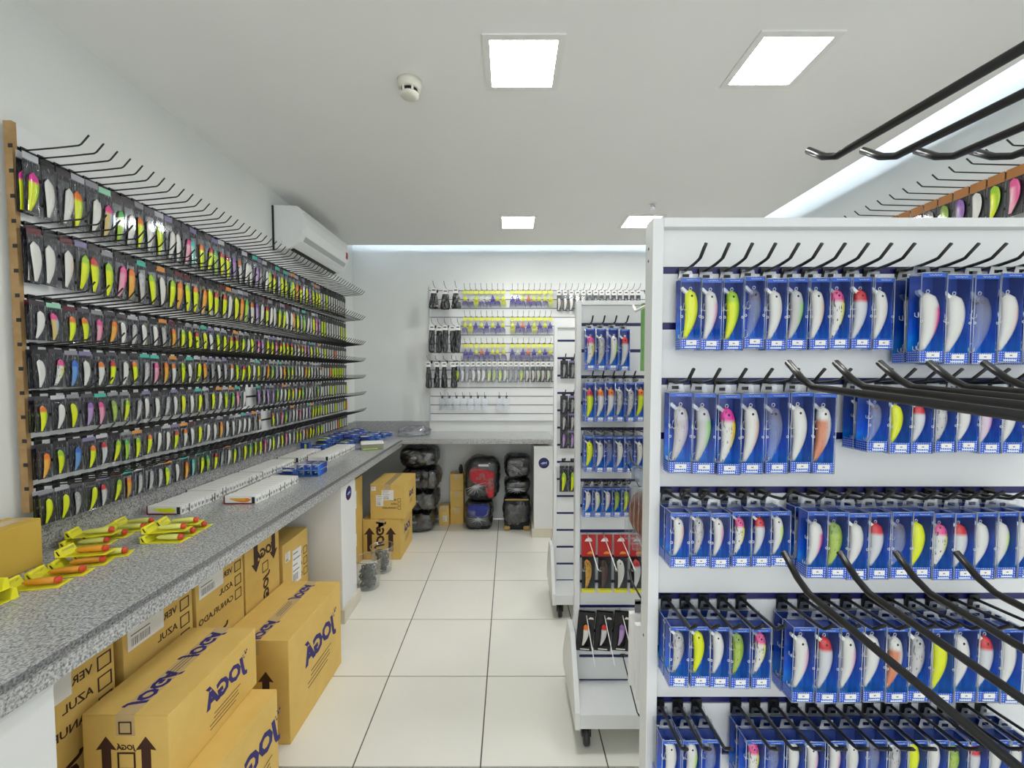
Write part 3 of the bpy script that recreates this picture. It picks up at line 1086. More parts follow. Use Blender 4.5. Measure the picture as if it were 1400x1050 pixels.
def row_boxes(stand, yface, slot, x0, pitch, kind, schemes, label_row, group, depth=1, fat=False, hook=None, detail=True, jit=0.0015, deep_step=None):
    n = len(schemes)
    for i, s in enumerate(schemes):
        x = x0 + pitch * i
        z = GZ[slot]
        hk = hook or (H_BOX if depth == 1 else H_BOXL)
        ob('hook', hk, stand, (x, yface, z - 0.004))
        for q in range(depth):
            sc = s if q == depth - 1 else RND.choice(['white', 'silver', 'clear', 'yellow', s, s])
            y = yface - 0.012 - q * (deep_step or (kind[2] + 0.003))
            zz = z - 0.012 + RND.uniform(-jit, jit) * 1.5 + 0.012 * (0.3 - y + yface) * 0.2
            if q == depth - 1:
                nb = [SCH[schemes[j]][0] for j in (i - 1, i + 1) if 0 <= j < n]
                lab = '%s lure in blue box, %s, ' % (SCH[sc][0], label_row) + ('between %s and %s' % tuple(nb) if len(nb) == 2 else 'end of run by %s' % nb[0])
            else:
                lab = 'blue box behind the %s one next to %s, %s' % (SCH[s][0], SCH[schemes[i - 1 if i else 1]][0], label_row)
            if len(lab.split()) > 16:
                lab = lab.replace(' lure in blue box', ' lure box').replace('above red-topped packs, ', 'over red packs, ').replace('blue box behind the', 'box behind').replace(' one next to', ' by')
            blue_box(kind, sc, (x + RND.uniform(-jit, jit), y, zz), (0, R(RND.uniform(-.6, .6)), R(RND.uniform(-1.5, 1.5))),
                     lab, group, fat, detail)


Y1 = 0.878
# pixel spacing of the photograph turned into metres at the front of each row
K1 = (0.0405, 0.140, 0.028)
K1b = (0.0485, 0.168, 0.028)
K2 = (0.046, 0.160, 0.030)
K2b = (0.0415, 0.112, 0.030)
K3 = (0.0375, 0.107, 0.030)
K3b = (0.040, 0.130, 0.030)
K4 = (0.038, 0.120, 0.030)
K4b = (0.0435, 0.150, 0.030)
K5 = (0.038, 0.120, 0.030)
row_boxes(st1, Y1, 0, 0.355, 0.0420, K1, 'yellow pinkback lime clear white greenback peach pinkhead redhead white'.split(), 'top row', 'blue boxes on the top hook row')
row_boxes(st1, Y1, 0, 0.799, 0.0500, K1b, 'hotback white clear peach pinkhead white'.split(), 'tall, top row', 'tall blue boxes on the top hook row', depth=2, fat=True, hook=H_BOX)
row_boxes(st1, Y1, 2, 0.337, 0.0480, K2, 'violet greenback pinktiger peach clear white orangebelly'.split(), 'tall, second row', 'tall blue boxes on the second hook row')
row_boxes(st1, Y1, 2, 0.700, 0.0430, K2b, 'clear yellow redhead silver white magenta white pinkhead white'.split(), 'short, second row', 'short blue boxes on the second hook row', depth=2, fat=True, hook=H_BOX)
row_boxes(st1, Y1, 4, 0.327, 0.0390, K3, 'peach silver pinkback pinkhead redhead limeback'.split(), 'small, third row', 'small blue boxes on the third hook row', depth=2, hook=H_BOX)
row_boxes(st1, Y1, 4, 0.590, 0.0408, K3b, 'hotback greenfrog white redhead clear yellow pinkhead redhead white limeback white'.split(), 'larger, third row', 'larger blue boxes on the third hook row', depth=2, hook=H_BOX, fat=True)
row_boxes(st1, Y1, 6, 0.330, 0.0395, K4, 'silver yellow white greenfrog pinkhead'.split(), 'small, fourth row', 'small blue boxes on the fourth hook row', depth=2)
row_boxes(st1, Y1, 6, 0.574, 0.0450, K4b, 'pinkback redhead pinkback white orangebelly silver yellow white redhead white'.split(), 'larger, fourth row', 'larger blue boxes on the fourth hook row', depth=2)
row_boxes(st1, Y1, 8, 0.318, 0.0400, K5, 'white limeback clear'.split(), 'fifth row', 'short run of blue boxes on the fifth hook row', depth=2)
row_boxes(st1, Y1, 8, 0.482, 0.0402, K5, 'pinkhead clear white pinkback pinkback white clear silver yellow white greenfrog redhead white white'.split(), 'fifth row, long run', 'long run of blue boxes on the fifth hook row', depth=2)

# ---------------- second stand
Y2 = 1.848
row_boxes(st2, Y2, 0, 0.341, 0.0485, (0.046, 0.175, 0.030), 'pinkhead silver limeback redhead'.split(), 'above red-topped packs, top row', 'blue boxes on the top row of the second stand', fat=False)
row_boxes(st2, Y2, 2, 0.335, 0.0425, (0.040, 0.165, 0.030), 'redlime orangewhite orangewhite silver silver orangelime'.split(), 'above red-topped packs, second row', 'blue boxes on the second row of the second stand', depth=2)
row_boxes(st2, Y2, 4, 0.335, 0.0425, (0.040, 0.150, 0.030), 'yellow white clear white clear white'.split(), 'above red-topped packs, third row', 'blue boxes on the third row of the second stand', depth=2)
row_boxes(st2, Y2, 6, 0.337, 0.0420, (0.040, 0.125, 0.030), 'white limeback pinkback greenfrog lime'.split(), 'just above red-topped packs', 'blue boxes on the fourth row of the second stand', depth=1)

H_SCAN = hook_mesh('scan_hook', 0.25, 0.0022, M_WWIRE, rise=-0.02, tip=0.02, plate=False)
H_LONGB = hook_mesh('hook', 0.26, 0.0028, M_WIRE, rise=0.01, tip=0.03)
# red-topped packs
bm = bmesh.new()
box(bm, (-.031, -.0006, -.085), (.031, .0006, .012))
me_rh = done(bm, 'header_card', M_RED)
me_rl = boxmesh('lower_card', (-.029, -.0006, -.245), (.029, .0006, -.085), M_BLACK)
me_ry = boxmesh('yellow_strip', (-.029, -.0022, -.245), (.029, -.0008, -.228), M_YEL)
bm = bmesh.new()
box(bm, (-.028, -.024, -.226), (.028, -.001, -.09))
me_rb = done(bm, 'blister', M_CLEAR, bevel=0.006)
bm = bmesh.new()
prism(bm, [(-.018, -.018), (.016, -.018), (.012, -.006), (0, .002), (-.012, -.008)], 'y', -.0016, -.0008)
me_rf = done(bm, 'fish_print', M_PAPER)
bm = bmesh.new()
prism(bm, [(-.006, -.074), (.024, -.074), (.02, -.066), (.008, -.062), (-.002, -.066)], 'y', -.0016, -.0008)
me_ro = done(bm, 'orange_print', mat('orange_print', (0.85, 0.35, 0.03), 0.4))
for i, s in enumerate(('spotorange', 'brown', 'white', 'redhead')):
    x = 0.345 + 0.071 * i
    p = thing('red_header_pack', '%s lure in red-topped hang pack with yellow foot strip' % SCH[s][0], 'lure pack', (x, Y2 - 0.02, GZ[8] - 0.02), (0, 0, 0), 'red-topped lure packs')
    for nm, me in (('header_card', me_rh), ('lower_card', me_rl), ('yellow_strip', me_ry), ('blister', me_rb), ('fish_print', me_rf), ('orange_print', me_ro)):
        ob(nm, me, p)
    lu = ob('lure', ME_LURE, p, (-.002, -.012, -.218), (0, R(-3), 0), (.105, .08, .125), props=sprops(s))
    ob('eye', ME_EYE, lu)
    ob('treble_hook', ME_TREB1, lu)
    ob('scan_hook', H_SCAN, st2, (x - 0.004, Y2, GZ[8] - 0.008), (R(10), 0, 0))
# black lure packs, tilted
bm = bmesh.new()
o_ = [(-.036, -.165), (.036, -.165), (.036, .008), (-.036, .008)]
i_ = [(-.02, -.148), (.02, -.148), (.02, -.045), (-.02, -.045)]
for y in (-.014,):
    A = [bm.verts.new((a, y, b)) for a, b in o_]
    B = [bm.verts.new((a, y, b)) for a, b in i_]
    for i in range(4):
        bm.faces.new((A[i], A[(i + 1) % 4], B[(i + 1) % 4], B[i]))
bmesh.ops.solidify(bm, geom=list(bm.faces), thickness=-0.013)
box(bm, (-.036, -.0012, -.165), (.036, 0, .008))
me_bp = done(bm, 'carton', M_BLACK)
me_bs = boxmesh('white_print', (-.018, -.0148, -.160), (.022, -.0142, -.155), M_PAPER)
bm = bmesh.new()
prism(bm, [(.006, -.022), (.03, -.022), (.026, -.014), (.012, -.012)], 'y', -.0148, -.0142)
me_bl = done(bm, 'fish_print', M_PAPER)
for i, s in enumerate(('orangewhite', 'redhead', 'purple')):
    x = 0.340 + 0.079 * i
    p = thing('black_lure_carton', '%s lure in black window carton under the red-topped packs' % SCH[s][0], 'lure pack', (x, Y2 - 0.02, GZ[11] - 0.016), (0, R(5), 0), 'black window cartons')
    for nm, me in (('carton', me_bp), ('white_print', me_bs), ('fish_print', me_bl)):
        ob(nm, me, p)
    ob('lure', ME_LUREFAT, p, (0, -.008, -.145), (0, 0, 0), (.075, .05, .095), props=sprops(s))
    ob('scan_hook', H_SCAN, st2, (x - 0.004, Y2, GZ[11] - 0.006), (R(24), 0, 0))
for x in (0.505, 0.60):
    ob('hook', H_LONGB, st2, (x, Y2, GZ[13] + 0.004), (R(22), 0, 0))
ob('hook', H_LONGB, st2, (0.50, Y2, GZ[4] - 0.12), (R(20), 0, 0))

# ---------------- things hung on the rear of the crowded stand
YR = 0.905


def hang_flat(name, label, cat, loc, w, h, d, m, group=None, header=None, parts=()):
    p = thing(name, label, cat, loc, (0, 0, 0), group)
    ob('pack', boxmesh('pack', (-w / 2, -d / 2, -h), (w / 2, d / 2, 0), m, bevel=0.002), p)
    bm = bmesh.new()
    box(bm, (-w * .3, -.001, 0), (-w * .08, .001, .03))
    box(bm, (w * .08, -.001, 0), (w * .3, .001, .03))
    box(bm, (-w * .3, -.001, .022), (w * .3, .001, .034))
    ob('hang_tab', done(bm, 'hang_tab', header or M_TAB), p)
    return p


H_REAR = hook_mesh('hook', 0.30, 0.0027, M_WIRE, rise=0.01, tip=0.03)
for i in range(5):
    y = YR + 0.06 + i * 0.035
    p = hang_flat('line_coil_pack', 'copper coloured line coil hanging behind the crowded stand', 'line pack', (0.342, y, 1.262), 0.075, 0.16, 0.012, M_FILM, 'copper coils behind the crowded stand')
    bm = bmesh.new()
    for k in range(9):
        rr = 0.012 + k * 0.0022
        tube(bm, [(math.cos(a * math.pi / 7) * rr, -0.0075, -.085 + math.sin(a * math.pi / 7) * rr * 1.8) for a in range(15)], 0.0013, 4)
    ob('coil', done(bm, 'coil', M_COPPER), p)
ob('hook', H_REAR, st1, (0.342, YR, 1.287), (0, 0, R(180)))
for i in range(3):
    hang_flat('white_line_pack', 'white hanging pack behind the crowded stand', 'line pack', (0.345, YR + 0.07 + i * 0.05, 0.92), 0.07, 0.19, 0.016, M_PAPER, 'white packs behind the crowded stand', M_PRINT)
ob('hook', H_REAR, st1, (0.345, YR, 0.945), (0, 0, R(180)))
p = hang_flat('green_lure_pack', 'green hanging pack behind the top of the crowded stand', 'lure pack', (0.379, YR + 0.20, 1.72), 0.075, 0.175, 0.02, M_GREEN)
ob('hook', H_REAR, st1, (0.379, YR, 1.745), (0, 0, R(180)))
ob('white_hook', hook_mesh('white_hook', 0.22, 0.004, M_WWIRE, rise=0.0, tip=0.03), st1, (0.325, YR, 1.70), (0, 0, R(180)))

# ---------------- third stand
Y3 = 2.768
DK = [(1, 'grey', 0.115), (3, 'grey', 0.11), (4, 'silver', 0.17), (5, 'purple', 0.115)]
cardk, blk = pack_meshes(0.112, 0.05)
for (sl, s, hh) in DK:
    for i in range(2):
        x = 0.352 + 0.055 * i
        p = thing('dark_lure_pack', '%s lure in clear pack, hook row %d of the stand by the stickered post' % (SCH[s][0], sl), 'lure pack', (x, Y3 - 0.025, GZ[sl] - 0.02), (0, 0, 0), 'dark packs on the third stand')
        ob('backing_card', cardk, p, props={'c_card': (0.25, 0.2, 0.4) if i else (0.05, 0.05, 0.06)})
        ob('blister', blk, p)
        ob('lure', ME_LURES, p, (0, -.006, -.105), (0, 0, 0), (.075, .05, .085), props=sprops(s))
        ob('hook', H_BOX, st3, (x, Y3, GZ[sl] - 0.004))
cardk, blk = pack_meshes(0.19, 0.055)
for i in range(2):
    x = 0.352 + 0.058 * i
    p = thing('dark_lure_pack', 'lime lure in tall black pack on the stand by the stickered post', 'lure pack', (x, Y3 - 0.03, GZ[7] - 0.0), (0, 0, 0), 'tall black packs on the third stand')
    ob('backing_card', cardk, p, props={'c_card': (0.35, 0.35, 0.36)})
    ob('blister', blk, p)
    ob('lure', ME_LURES, p, (0, -.006, -.18), (0, 0, 0), (.10, .05, .12), props=sprops('lime'))
    ob('hook', H_BOX, st3, (x, Y3, GZ[7] + 0.016))

# ------------------------------------------------------------------ rack of long hooks beside the camera
rk = thing('hook_rack', 'tall rack of long empty black hooks facing the crowded stand', 'hook rack', (0, 0, 0))
HL = bmesh.new()
tube(HL, [(0, 0, 0), (0, 0.215, 0.014), (0, 0.228, 0.020), (0, 0.246, 0.034)], 0.0028, 8)
ME_LONG = done(HL, 'hook', M_WIRE)
YRK = 0.115
for z, xs_ in ((1.690, (0.247, 0.292, 0.336, 0.380, 0.425)), (1.515, (0.235, 0.275, 0.312, 0.354, 0.40)), (1.352, (0.236, 0.284, 0.332, 0.384))):
    ob('rail', boxmesh('rail', (0.20, YRK - 0.012, -0.012), (0.86, YRK - 0.002, 0.012), M_NAVY), rk, (0, 0, z))
    for x in xs_:
        ob('hook', ME_LONG, rk, (x, YRK - 0.002, z))
for x in (0.50, 0.84):
    ob('post', boxmesh('post', (x, YRK - 0.036, 0.0), (x + 0.03, YRK - 0.012, 1.85), M_WHITE), rk)
ob('foot', boxmesh('foot', (0.48, YRK - 0.20, 0.0), (0.89, YRK + 0.15, 0.03), M_WHITE, bevel=0.003), rk)

# ------------------------------------------------------------------ back wall rack
YW = 4.395
t = thing('back_wall_rack', 'white slat panel with hooked jig packs on the back wall', 'wall display', (0, 0, 0))
BZ = [2.385 - 0.0905 * i for i in range(16)]
slats(t, -0.825, 1.9, 1.045, 2.44, [z for z in BZ if z > 1.06], 0.010, 0.024, M_WHITE, M_PRINT, YW, -1)
H_BK = hook_mesh('hook', 0.13, 0.0022, M_WIRE, n=5)
bm = bmesh.new()
box(bm, (-.022, -.001, -.026), (.022, .001, .008))
me_jh = done(bm, 'header', mat('lemon_header', (0.80, 0.82, 0.12), 0.4))
bm = bmesh.new()
box(bm, (-.025, -.005, -.178), (.025, .005, -.024))
me_jf = done(bm, 'pouch', M_CLEAR, bevel=0.0025)


def jig(name, m1, m2, rnd):
    bm = bmesh.new()
    for k in range(7):
        a = -0.5 + k / 6.0
        top = Vector((a * 0.010, -0.0015, -0.05))
        ln = rnd.uniform(0.10, 0.125)
        tipv = Vector((a * 0.060, -0.0015, -0.042 - ln))
        mid = top.lerp(tipv, 0.5) + Vector((a * .01, 0, 0))
        tube(bm, [top, mid], [0.003, 0.0042], 4, 0)
        tube(bm, [mid, tipv], [0.0042, 0.0014], 4, 1)
    tube(bm, [(0, -.0015, -.036), (0, -.0015, -.045), (0, -.0015, -.056)], [0.002, 0.005, 0.003], 6, 0)
    return done(bm, name, m1, m2)


M_JY = mat('jig_yellow', (0.78, 0.80, 0.10), 0.4)
M_JP = mat('jig_purple', (0.16, 0.13, 0.42), 0.4)
M_JW = mat('jig_white', (0.75, 0.74, 0.68), 0.4)
M_JO = mat('jig_orange', (0.75, 0.25, 0.12), 0.4)
jr = random.Random(4)
JIGS = {'yellow and purple': jig('jig_a', M_JY, M_JP, jr), 'all purple': jig('jig_b', M_JP, M_JP, jr), 'all yellow': jig('jig_c', M_JY, M_JY, jr),
        'white and purple': jig('jig_d', M_JW, M_JP, jr), 'orange and purple': jig('jig_e', M_JO, M_JP, jr)}
RN = ['top', 'second', 'third']
for r_, (slot, wts) in enumerate(((0, (5, 1, 2, 2, 1)), (3, (3, 4, 2, 1, 1)), (6, (3, 3, 2, 1, 2)))):
    for half, x0 in ((0, -0.455), (1, 0.025)):
        kk = jr.choices(list(JIGS), wts, k=8)
        for i in range(8):
            x = x0 + 0.0555 * i
            k = kk[i]
            nb = ' and '.join(q.replace('all ', '').replace(' and ', '-') for q in kk[max(0, i - 1):i] + kk[i + 1:i + 2])
            ob('hook', H_BK, t, (x, YW, BZ[slot]))
            p = thing('jig_pack', '%s jig by %s, %s back wall row, %s half' % (k, nb, RN[r_], ('black bag', 'display stand')[half]), 'jig pack', (x, YW - 0.035, BZ[slot] - 0.014), (0, R(jr.uniform(-3, 3)), 0), 'jig packs on the %s row of the back wall' % RN[r_])
            ob('header', me_jh, p)
            ob('pouch', me_jf, p)
            ob('jig', JIGS[k], p)
# fourth row: white-headed lure pouches
me_wh = boxmesh('header', (-.021, -.001, -.04), (.021, .001, .01), M_PAPER)
bm = bmesh.new()
prism(bm, [(-.014, -.016), (-.004, -.008), (.006, -.010), (.014, -.004), (.013, -.024), (.006, -.018), (-.004, -.022)], 'y', -.0018, -.001)
me_fp = done(bm, 'fish_print', M_BLACK)
me_dk = boxmesh('backing_card', (-.021, .0, -.20), (.021, .001, -.04), M_BLACK)
bm = bmesh.new()
box(bm, (-.021, -.012, -.198), (.021, -.001, -.042))
me_pf = done(bm, 'pouch', M_FILM, bevel=0.003)
for i in range(19):
    x = -0.545 + 0.0555 * i
    s = 'lime pinkback grey white pinkback white lime greenfrog lime limeback grey grey lime peach peach limeback peach limeback white'.split()[i]
    ob('hook', H_BK, t, (x, YW, BZ[8]))
    p = thing('lure_pouch', '%s lure in white-headed pouch, fourth row of the back wall rack' % SCH[s][0], 'lure pack', (x, YW - 0.04, BZ[8] - 0.014), (0, R(jr.uniform(-3, 3)), 0), 'white-headed pouches on the back wall')
    for nm, me in (('header', me_wh), ('fish_print', me_fp), ('backing_card', me_dk), ('pouch', me_pf)):
        ob(nm, me, p)
    ob('lure', ME_LUREFAT, p, (0, -.006, -.19), (0, 0, 0), (.09, .03, .11), props=sprops(s))
# fifth row: clear pouches of small tackle
me_cp = boxmesh('pouch', (-.03, -.004, -.13), (.03, .004, 0.006), M_FILM, bevel=0.002)
bm = bmesh.new()
rr = random.Random(9)
for k in range(16):
    a = Vector((rr.uniform(-.024, .024), -.001, rr.uniform(-.115, -.02)))
    b = a + Vector((rr.uniform(-.016, .016), 0, rr.uniform(-.02, .02)))
    tube(bm, [a, (a + b) / 2 + Vector((.003, 0, .003)), b], 0.0012, 4)
me_ct = done(bm, 'tackle', M_STEEL)
for i in range(10):
    if i == 7:
        continue
    x = -0.70 + 0.074 * i
    ob('hook', H_BK, t, (x, YW, BZ[12]))
    p = thing('tackle_pouch', 'clear pouch of steel tackle, %s from the black bags on the back wall' % 'first second third fourth fifth sixth seventh eighth eighth ninth'.split()[i], 'tackle pack', (x, YW - 0.03, BZ[12] - 0.012), (0, R(jr.uniform(-3, 3)), 0), 'clear tackle pouches on the back wall')
    ob('pouch', me_cp, p)
    ob('tackle', me_ct, p)
# black soft bags at the near end of the rack
for rowi, (slot, n, w, h, lab) in enumerate(((0, 3, 0.105, 0.17, 'bunched'), (4, 5, 0.054, 0.24, 'long'), (8, 4, 0.066, 0.23, 'slim'))):
    for i in range(n):
        x = -0.80 + (0.32 / n) * (i + 0.5) - (0.05 if rowi == 2 else 0.0)
        hkL = hook_mesh('hook', 0.24, 0.0025, M_WIRE, n=5)
        ob('hook', hkL, t, (x, YW, BZ[slot]))
        p = thing('black_tackle_bag', '%s black soft tackle bag with white tag at the end of the back rack' % lab, 'tackle bag', (x, YW - 0.17 + 0.05 * (i % 2), BZ[slot]), (0, R(jr.uniform(-2, 2)), 0), '%s black tackle bags on the back wall' % lab)
        bm = bmesh.new()
        bmesh.ops.create_icosphere(bm, subdivisions=4, radius=1)
        for v in bm.verts:
            q = v.co.copy()
            e = (abs(q.x) ** 6 + abs(q.y) ** 4 + abs(q.z) ** 6) ** (-1 / 6)
            q = q * e
            k = 1.0 if rowi == 1 else 0.45 + 0.55 * (0.5 - q.z / 2)
            v.co = Vector((q.x * w / 2 * k, q.y * 0.016, q.z * h / 2 - h / 2 - 0.04)) + noise.noise_vector(q * 2.6 + Vector((i * 3, rowi * 5, 0))) * 0.007
        for f in bm.faces:
            f.smooth = True
        ob('bag', done(bm, 'bag', M_WRAP), p)
        bm = bmesh.new()
        box(bm, (-.026, -.002, -.06), (.026, 0, -.012))
        box(bm, (-.016, -.0028, -.036), (.016, -.002, -.026), 1)
        ob('tag', done(bm, 'tag', M_PAPER, M_BLACK), p, (0, -0.016, 0))
# dark packs past the jigs, behind the stands
for i in range(14):
    x = 0.50 + 0.062 * i
    hk = H_BK
    ob('hook', hk, t, (x, YW, BZ[0]))
    s = 'peach' if i < 4 else 'grey'
    p = thing('dark_pouch', '%s lure in dark pouch past the jigs on the back wall' % SCH[s][0], 'lure pack', (x, YW - 0.045, BZ[0] - 0.014), (0, 0, 0), 'dark pouches on the back wall')
    for nm, me in (('header', me_wh), ('fish_print', me_fp), ('backing_card', me_dk), ('pouch', me_pf)):
        ob(nm, me, p)
    ob('lure', ME_LUREFAT, p, (0, -.006, -.19), (0, 0, 0), (.08, .03, .12), props=sprops(s))
# ------------------------------------------------------------------ right wall display (faces -x)
PR = 2.27
t = thing('side_wall_rack', 'white slat panel with hooks on the wall under the long cove light', 'wall display', (0, 0, 0))
RZ = [2.45 - 0.0787 * i for i in range(18)]
slats(t, 1.0, 4.0, 1.0, 2.52, RZ, 0.012, 0.03, M_WHITE, M_BLACK, PR, -1, swap=True)
H_RT = hook_mesh('hook', 0.27, 0.003, M_WIRE, rise=0.01)
me_oh = boxmesh('header', (-.034, -.001, -.035), (.034, .001, .01), mat('amber_header', (0.42, 0.17, 0.04), 0.45))
me_od = boxmesh('backing_card', (-.034, 0.0002, -.20), (.034, .0012, -.035), M_BLACK)
bm = bmesh.new()
box(bm, (-.032, -.012, -.198), (.032, -.001, -.037))
me_of = done(bm, 'blister', M_CLEAR, bevel=0.004)
for i in range(24):
    y = 1.22 + 0.0755 * i
    ob('hook', H_RT, t, (PR, y, RZ[0]), (0, 0, R(-90)))
    s = 'white pink lime white purple greenfrog grey orangelime'.split()[i % 8]
    if 3 <= i <= 17:
        p = thing('amber_header_pack', '%s lure in amber-headed pack on the wall under the long cove light' % SCH[s][0], 'lure pack', (PR - 0.05, y, RZ[0] - 0.016), (0, 0, R(-90)), 'amber-headed packs on the side wall')
        ob('header', me_oh, p)
        ob('backing_card', me_od, p)
        ob('blister', me_of, p)
        ob('lure', ME_LUREFAT, p, (0, -.006, -.19), (0, 0, 0), (.12, .05, .15), props=sprops(s))
# ------------------------------------------------------------------ slim white lure cartons lying on the counter
LN, TH, HT = 0.150, 0.0235, 0.037
bm = bmesh.new()
box(bm, (-LN / 2 + .006, -TH / 2 + .0006, 0), (LN / 2 - .001, TH / 2 - .0006, HT))
me_sb = done(bm, 'tray', M_PAPER)
bm = bmesh.new()
box(bm, (-LN / 2 + .006, -TH / 2 + .003, HT), (LN / 2 - .02, TH / 2 - .003, HT + .0012))
me_sw = done(bm, 'window_film', mat('frosted_window', (0.84, 0.84, 0.81), 0.5))
bm = bmesh.new()
box(bm, (-LN / 2, -TH / 2 + .0006, 0), (-LN / 2 + .006, TH / 2 - .0006, HT))
me_sm = done(bm, 'maroon_end', M_MAROON)
ENDS = []
for k in range(4):
    rr = random.Random(k)
    bm = bmesh.new()
    box(bm, (LN / 2 - .001, -TH / 2 + .001, .001), (LN / 2, TH / 2 - .001, HT - .001))
    y = -.007
    for i in range(3):
        h0 = rr.uniform(.006, .014)
        box(bm, (LN / 2, y, h0), (LN / 2 + .0004, y + rr.uniform(.001, .003), h0 + rr.uniform(.010, .018)), 1)
        y += .005
    if k == 3:
        box(bm, (LN / 2, .0065, .001), (LN / 2 + .0005, .0105, HT - .001), 1)
    ENDS.append(done(bm, 'end_label', M_PAPER, M_BLACK))
bm = bmesh.new()
box(bm, (-LN / 2 + .006, -TH / 2 - .0004, 0), (LN / 2 - .02, -TH / 2 + .0006, .006))
me_sf = done(bm, 'maroon_foot', M_MAROON)
bm = bmesh.new()
box(bm, (LN / 2 - .02, -TH / 2 - .0004, .002), (LN / 2 - .006, -TH / 2 + .0006, HT - .004))
me_sk = done(bm, 'black_panel', M_BLACK)
cr = random.Random(21)
NTH = 'first second third fourth fifth sixth seventh eighth ninth tenth eleventh twelfth thirteenth fourteenth fifteenth sixteenth seventeenth eighteenth nineteenth twentieth last'.split()
for (xc, y0, n, lurek, lab) in ((-1.485, 1.80, 10, 'yellow', 'run beside the yellow packs'), (-1.505, 2.05, 16, 'white', 'run along the backsplash'),
                                (-1.255, 1.95, 17, 'orange', 'run close to the counter edge'), (-1.51, 2.45, 15, 'limeback', 'second run along the backsplash'),
                                (-1.505, 2.86, 14, 'yellow', 'run behind the stacked blue boxes'), (-1.32, 2.90, 21, 'white', 'long run before the blue heap')):
    for i in range(n):
        first = i == 0
        l = ('slim carton windowed with %s lure, front of the %s' % (SCH[lurek][0], lab)) if first else 'slim white carton, %s of the %s' % (NTH[i], lab)
        p = thing('slim_carton', l, 'lure carton', (xc + cr.uniform(-.003, .003), y0 + TH * (i + .5), CZ + 0.0005), (0, 0, R(cr.uniform(-.8, .8))), 'slim white cartons on the counter, %s' % lab)
        for nm, me in (('tray', me_sb), ('window_film', me_sw), ('maroon_end', me_sm), ('end_label', ENDS[cr.choice((0, 1, 2, 3, 0, 1))])):
            ob(nm, me, p)
        if first:
            ob('maroon_foot', me_sf, p)
            ob('black_panel', me_sk, p)
            ob('lure', ME_LURES, p, (-.045, -TH / 2, .019), (0, R(90), 0), (.075, .01, .095), props=sprops(lurek))

# ------------------------------------------------------------------ blue boxes on the counter
KB = (0.042, 0.125, 0.032)


def lying(x, y, z, rz, scheme, label, group, name='lure_box'):
    """box on its back, lettered foot towards -y before turning"""
    return blue_box(KB, scheme, (x, y, z), (R(-90), 0, R(rz)), label, group, False, False, name)


def heap_box(x, y, z, rz, scheme, label, group):
    w, h, d = KB
    c, s = math.cos(R(rz)), math.sin(R(rz))
    oy = h / 2 + 0.012
    return lying(x - s * oy, y + c * oy, z, rz, scheme, label, group)


for lay in range(2):
    for i in range(3):
        s = ('white', 'silver', 'limeback')[i]
        heap_box(-1.235 + 0.0435 * i, 2.535, CZ + 0.0025 + 0.0345 * lay, 0, s, '%s lure in blue box, %s layer of the neat stack on the counter' % (SCH[s][0], ('lower', 'upper')[lay]), 'neat stack of blue boxes on the counter')
heap_box(-1.335, 2.54, CZ + 0.0025, 78, 'white', 'blue lure box lying crosswise beside the neat stack', 'neat stack of blue boxes on the counter')
br = random.Random(5)
k = 0
for gy in range(9):
    for gx in range(3):
        if (gy, gx) in ((0, 2), (1, 2), (8, 2)):
            continue
        s = br.choice(['white', 'yellow', 'silver', 'clear', 'limeback'])
        x = -1.545 + 0.15 * gx + br.uniform(-.012, .012) + max(0, gy - 5) * 0.02
        y = 3.28 + 0.105 * gy + 0.08 * (gx == 2)
        if gx == 2 and gy < 3 or gx == 1 and gy < 2:
            continue
        if y > 4.3:
            continue
        rz = br.choice((90, 90, 75, 105))
        heap_box(x, y, CZ + 0.0025, 90 + br.uniform(-6, 6), s, '%s lure in blue box, bottom of the loose heap on the counter' % SCH[s][0], 'loose heap of blue boxes on the counter')
        if br.random() < .55:
            s = br.choice(['white', 'yellow', 'silver', 'clear'])
            heap_box(x + br.uniform(-.01, .01), y + br.uniform(-.008, .008), CZ + 0.0375, 90 + br.uniform(-9, 9), s, '%s lure in blue box, on top of the loose heap' % SCH[s][0], 'loose heap of blue boxes on the counter')
# an upright one leaning at the near end of the heap
blue_box((0.075, 0.085, 0.03), 'lime', (-1.555, 3.215, CZ + 0.099), (R(-4), 0, R(6)), 'stubby upright blue box with lime lure at the heap on the counter', 'loose heap of blue boxes on the counter', True, False)

# olive tray
t = thing('olive_carton', 'low olive green carton beside the blue heap at the counter edge', 'carton', (-1.11, 3.40, CZ), (0, 0, R(20)))
bm = bmesh.new()
box(bm, (-.085, -.06, .0), (.085, .06, .045))
ob('body', done(bm, 'body', M_OLIVE, bevel=0.002), t)
ob('lid', boxmesh('lid', (-.087, -.062, .0452), (.087, .062, .056), M_PAPER, bevel=0.002), t)
ob('lime_print', boxmesh('lime_print', (-.07, -.0612, .006), (.04, -.0602, .013), M_LIMEP), t)

# crumpled clear bag at the corner of the counters
bm = bmesh.new()
bmesh.ops.create_icosphere(bm, subdivisions=4, radius=1)
for v in bm.verts:
    q = v.co.copy()
    nz = noise.noise(q * 2.2) * .25 + noise.noise(q * 5) * .12
    v.co = Vector((q.x * .15, q.y * .08, max(q.z, -.35) * .07)) * (1 + nz)
    v.co.z += 0.03
zm = min(v.co.z for v in bm.verts)
for v in bm.verts:
    v.co.z -= zm
for f in bm.faces:
    f.smooth = True
ob('plastic_bag', done(bm, 'plastic_bag', M_BAGFILM), None, (-0.93, 4.12, CZ + 0.001), (0, 0, R(20)), label='crumpled clear plastic bag on the corner of the counters', cat='plastic bag')

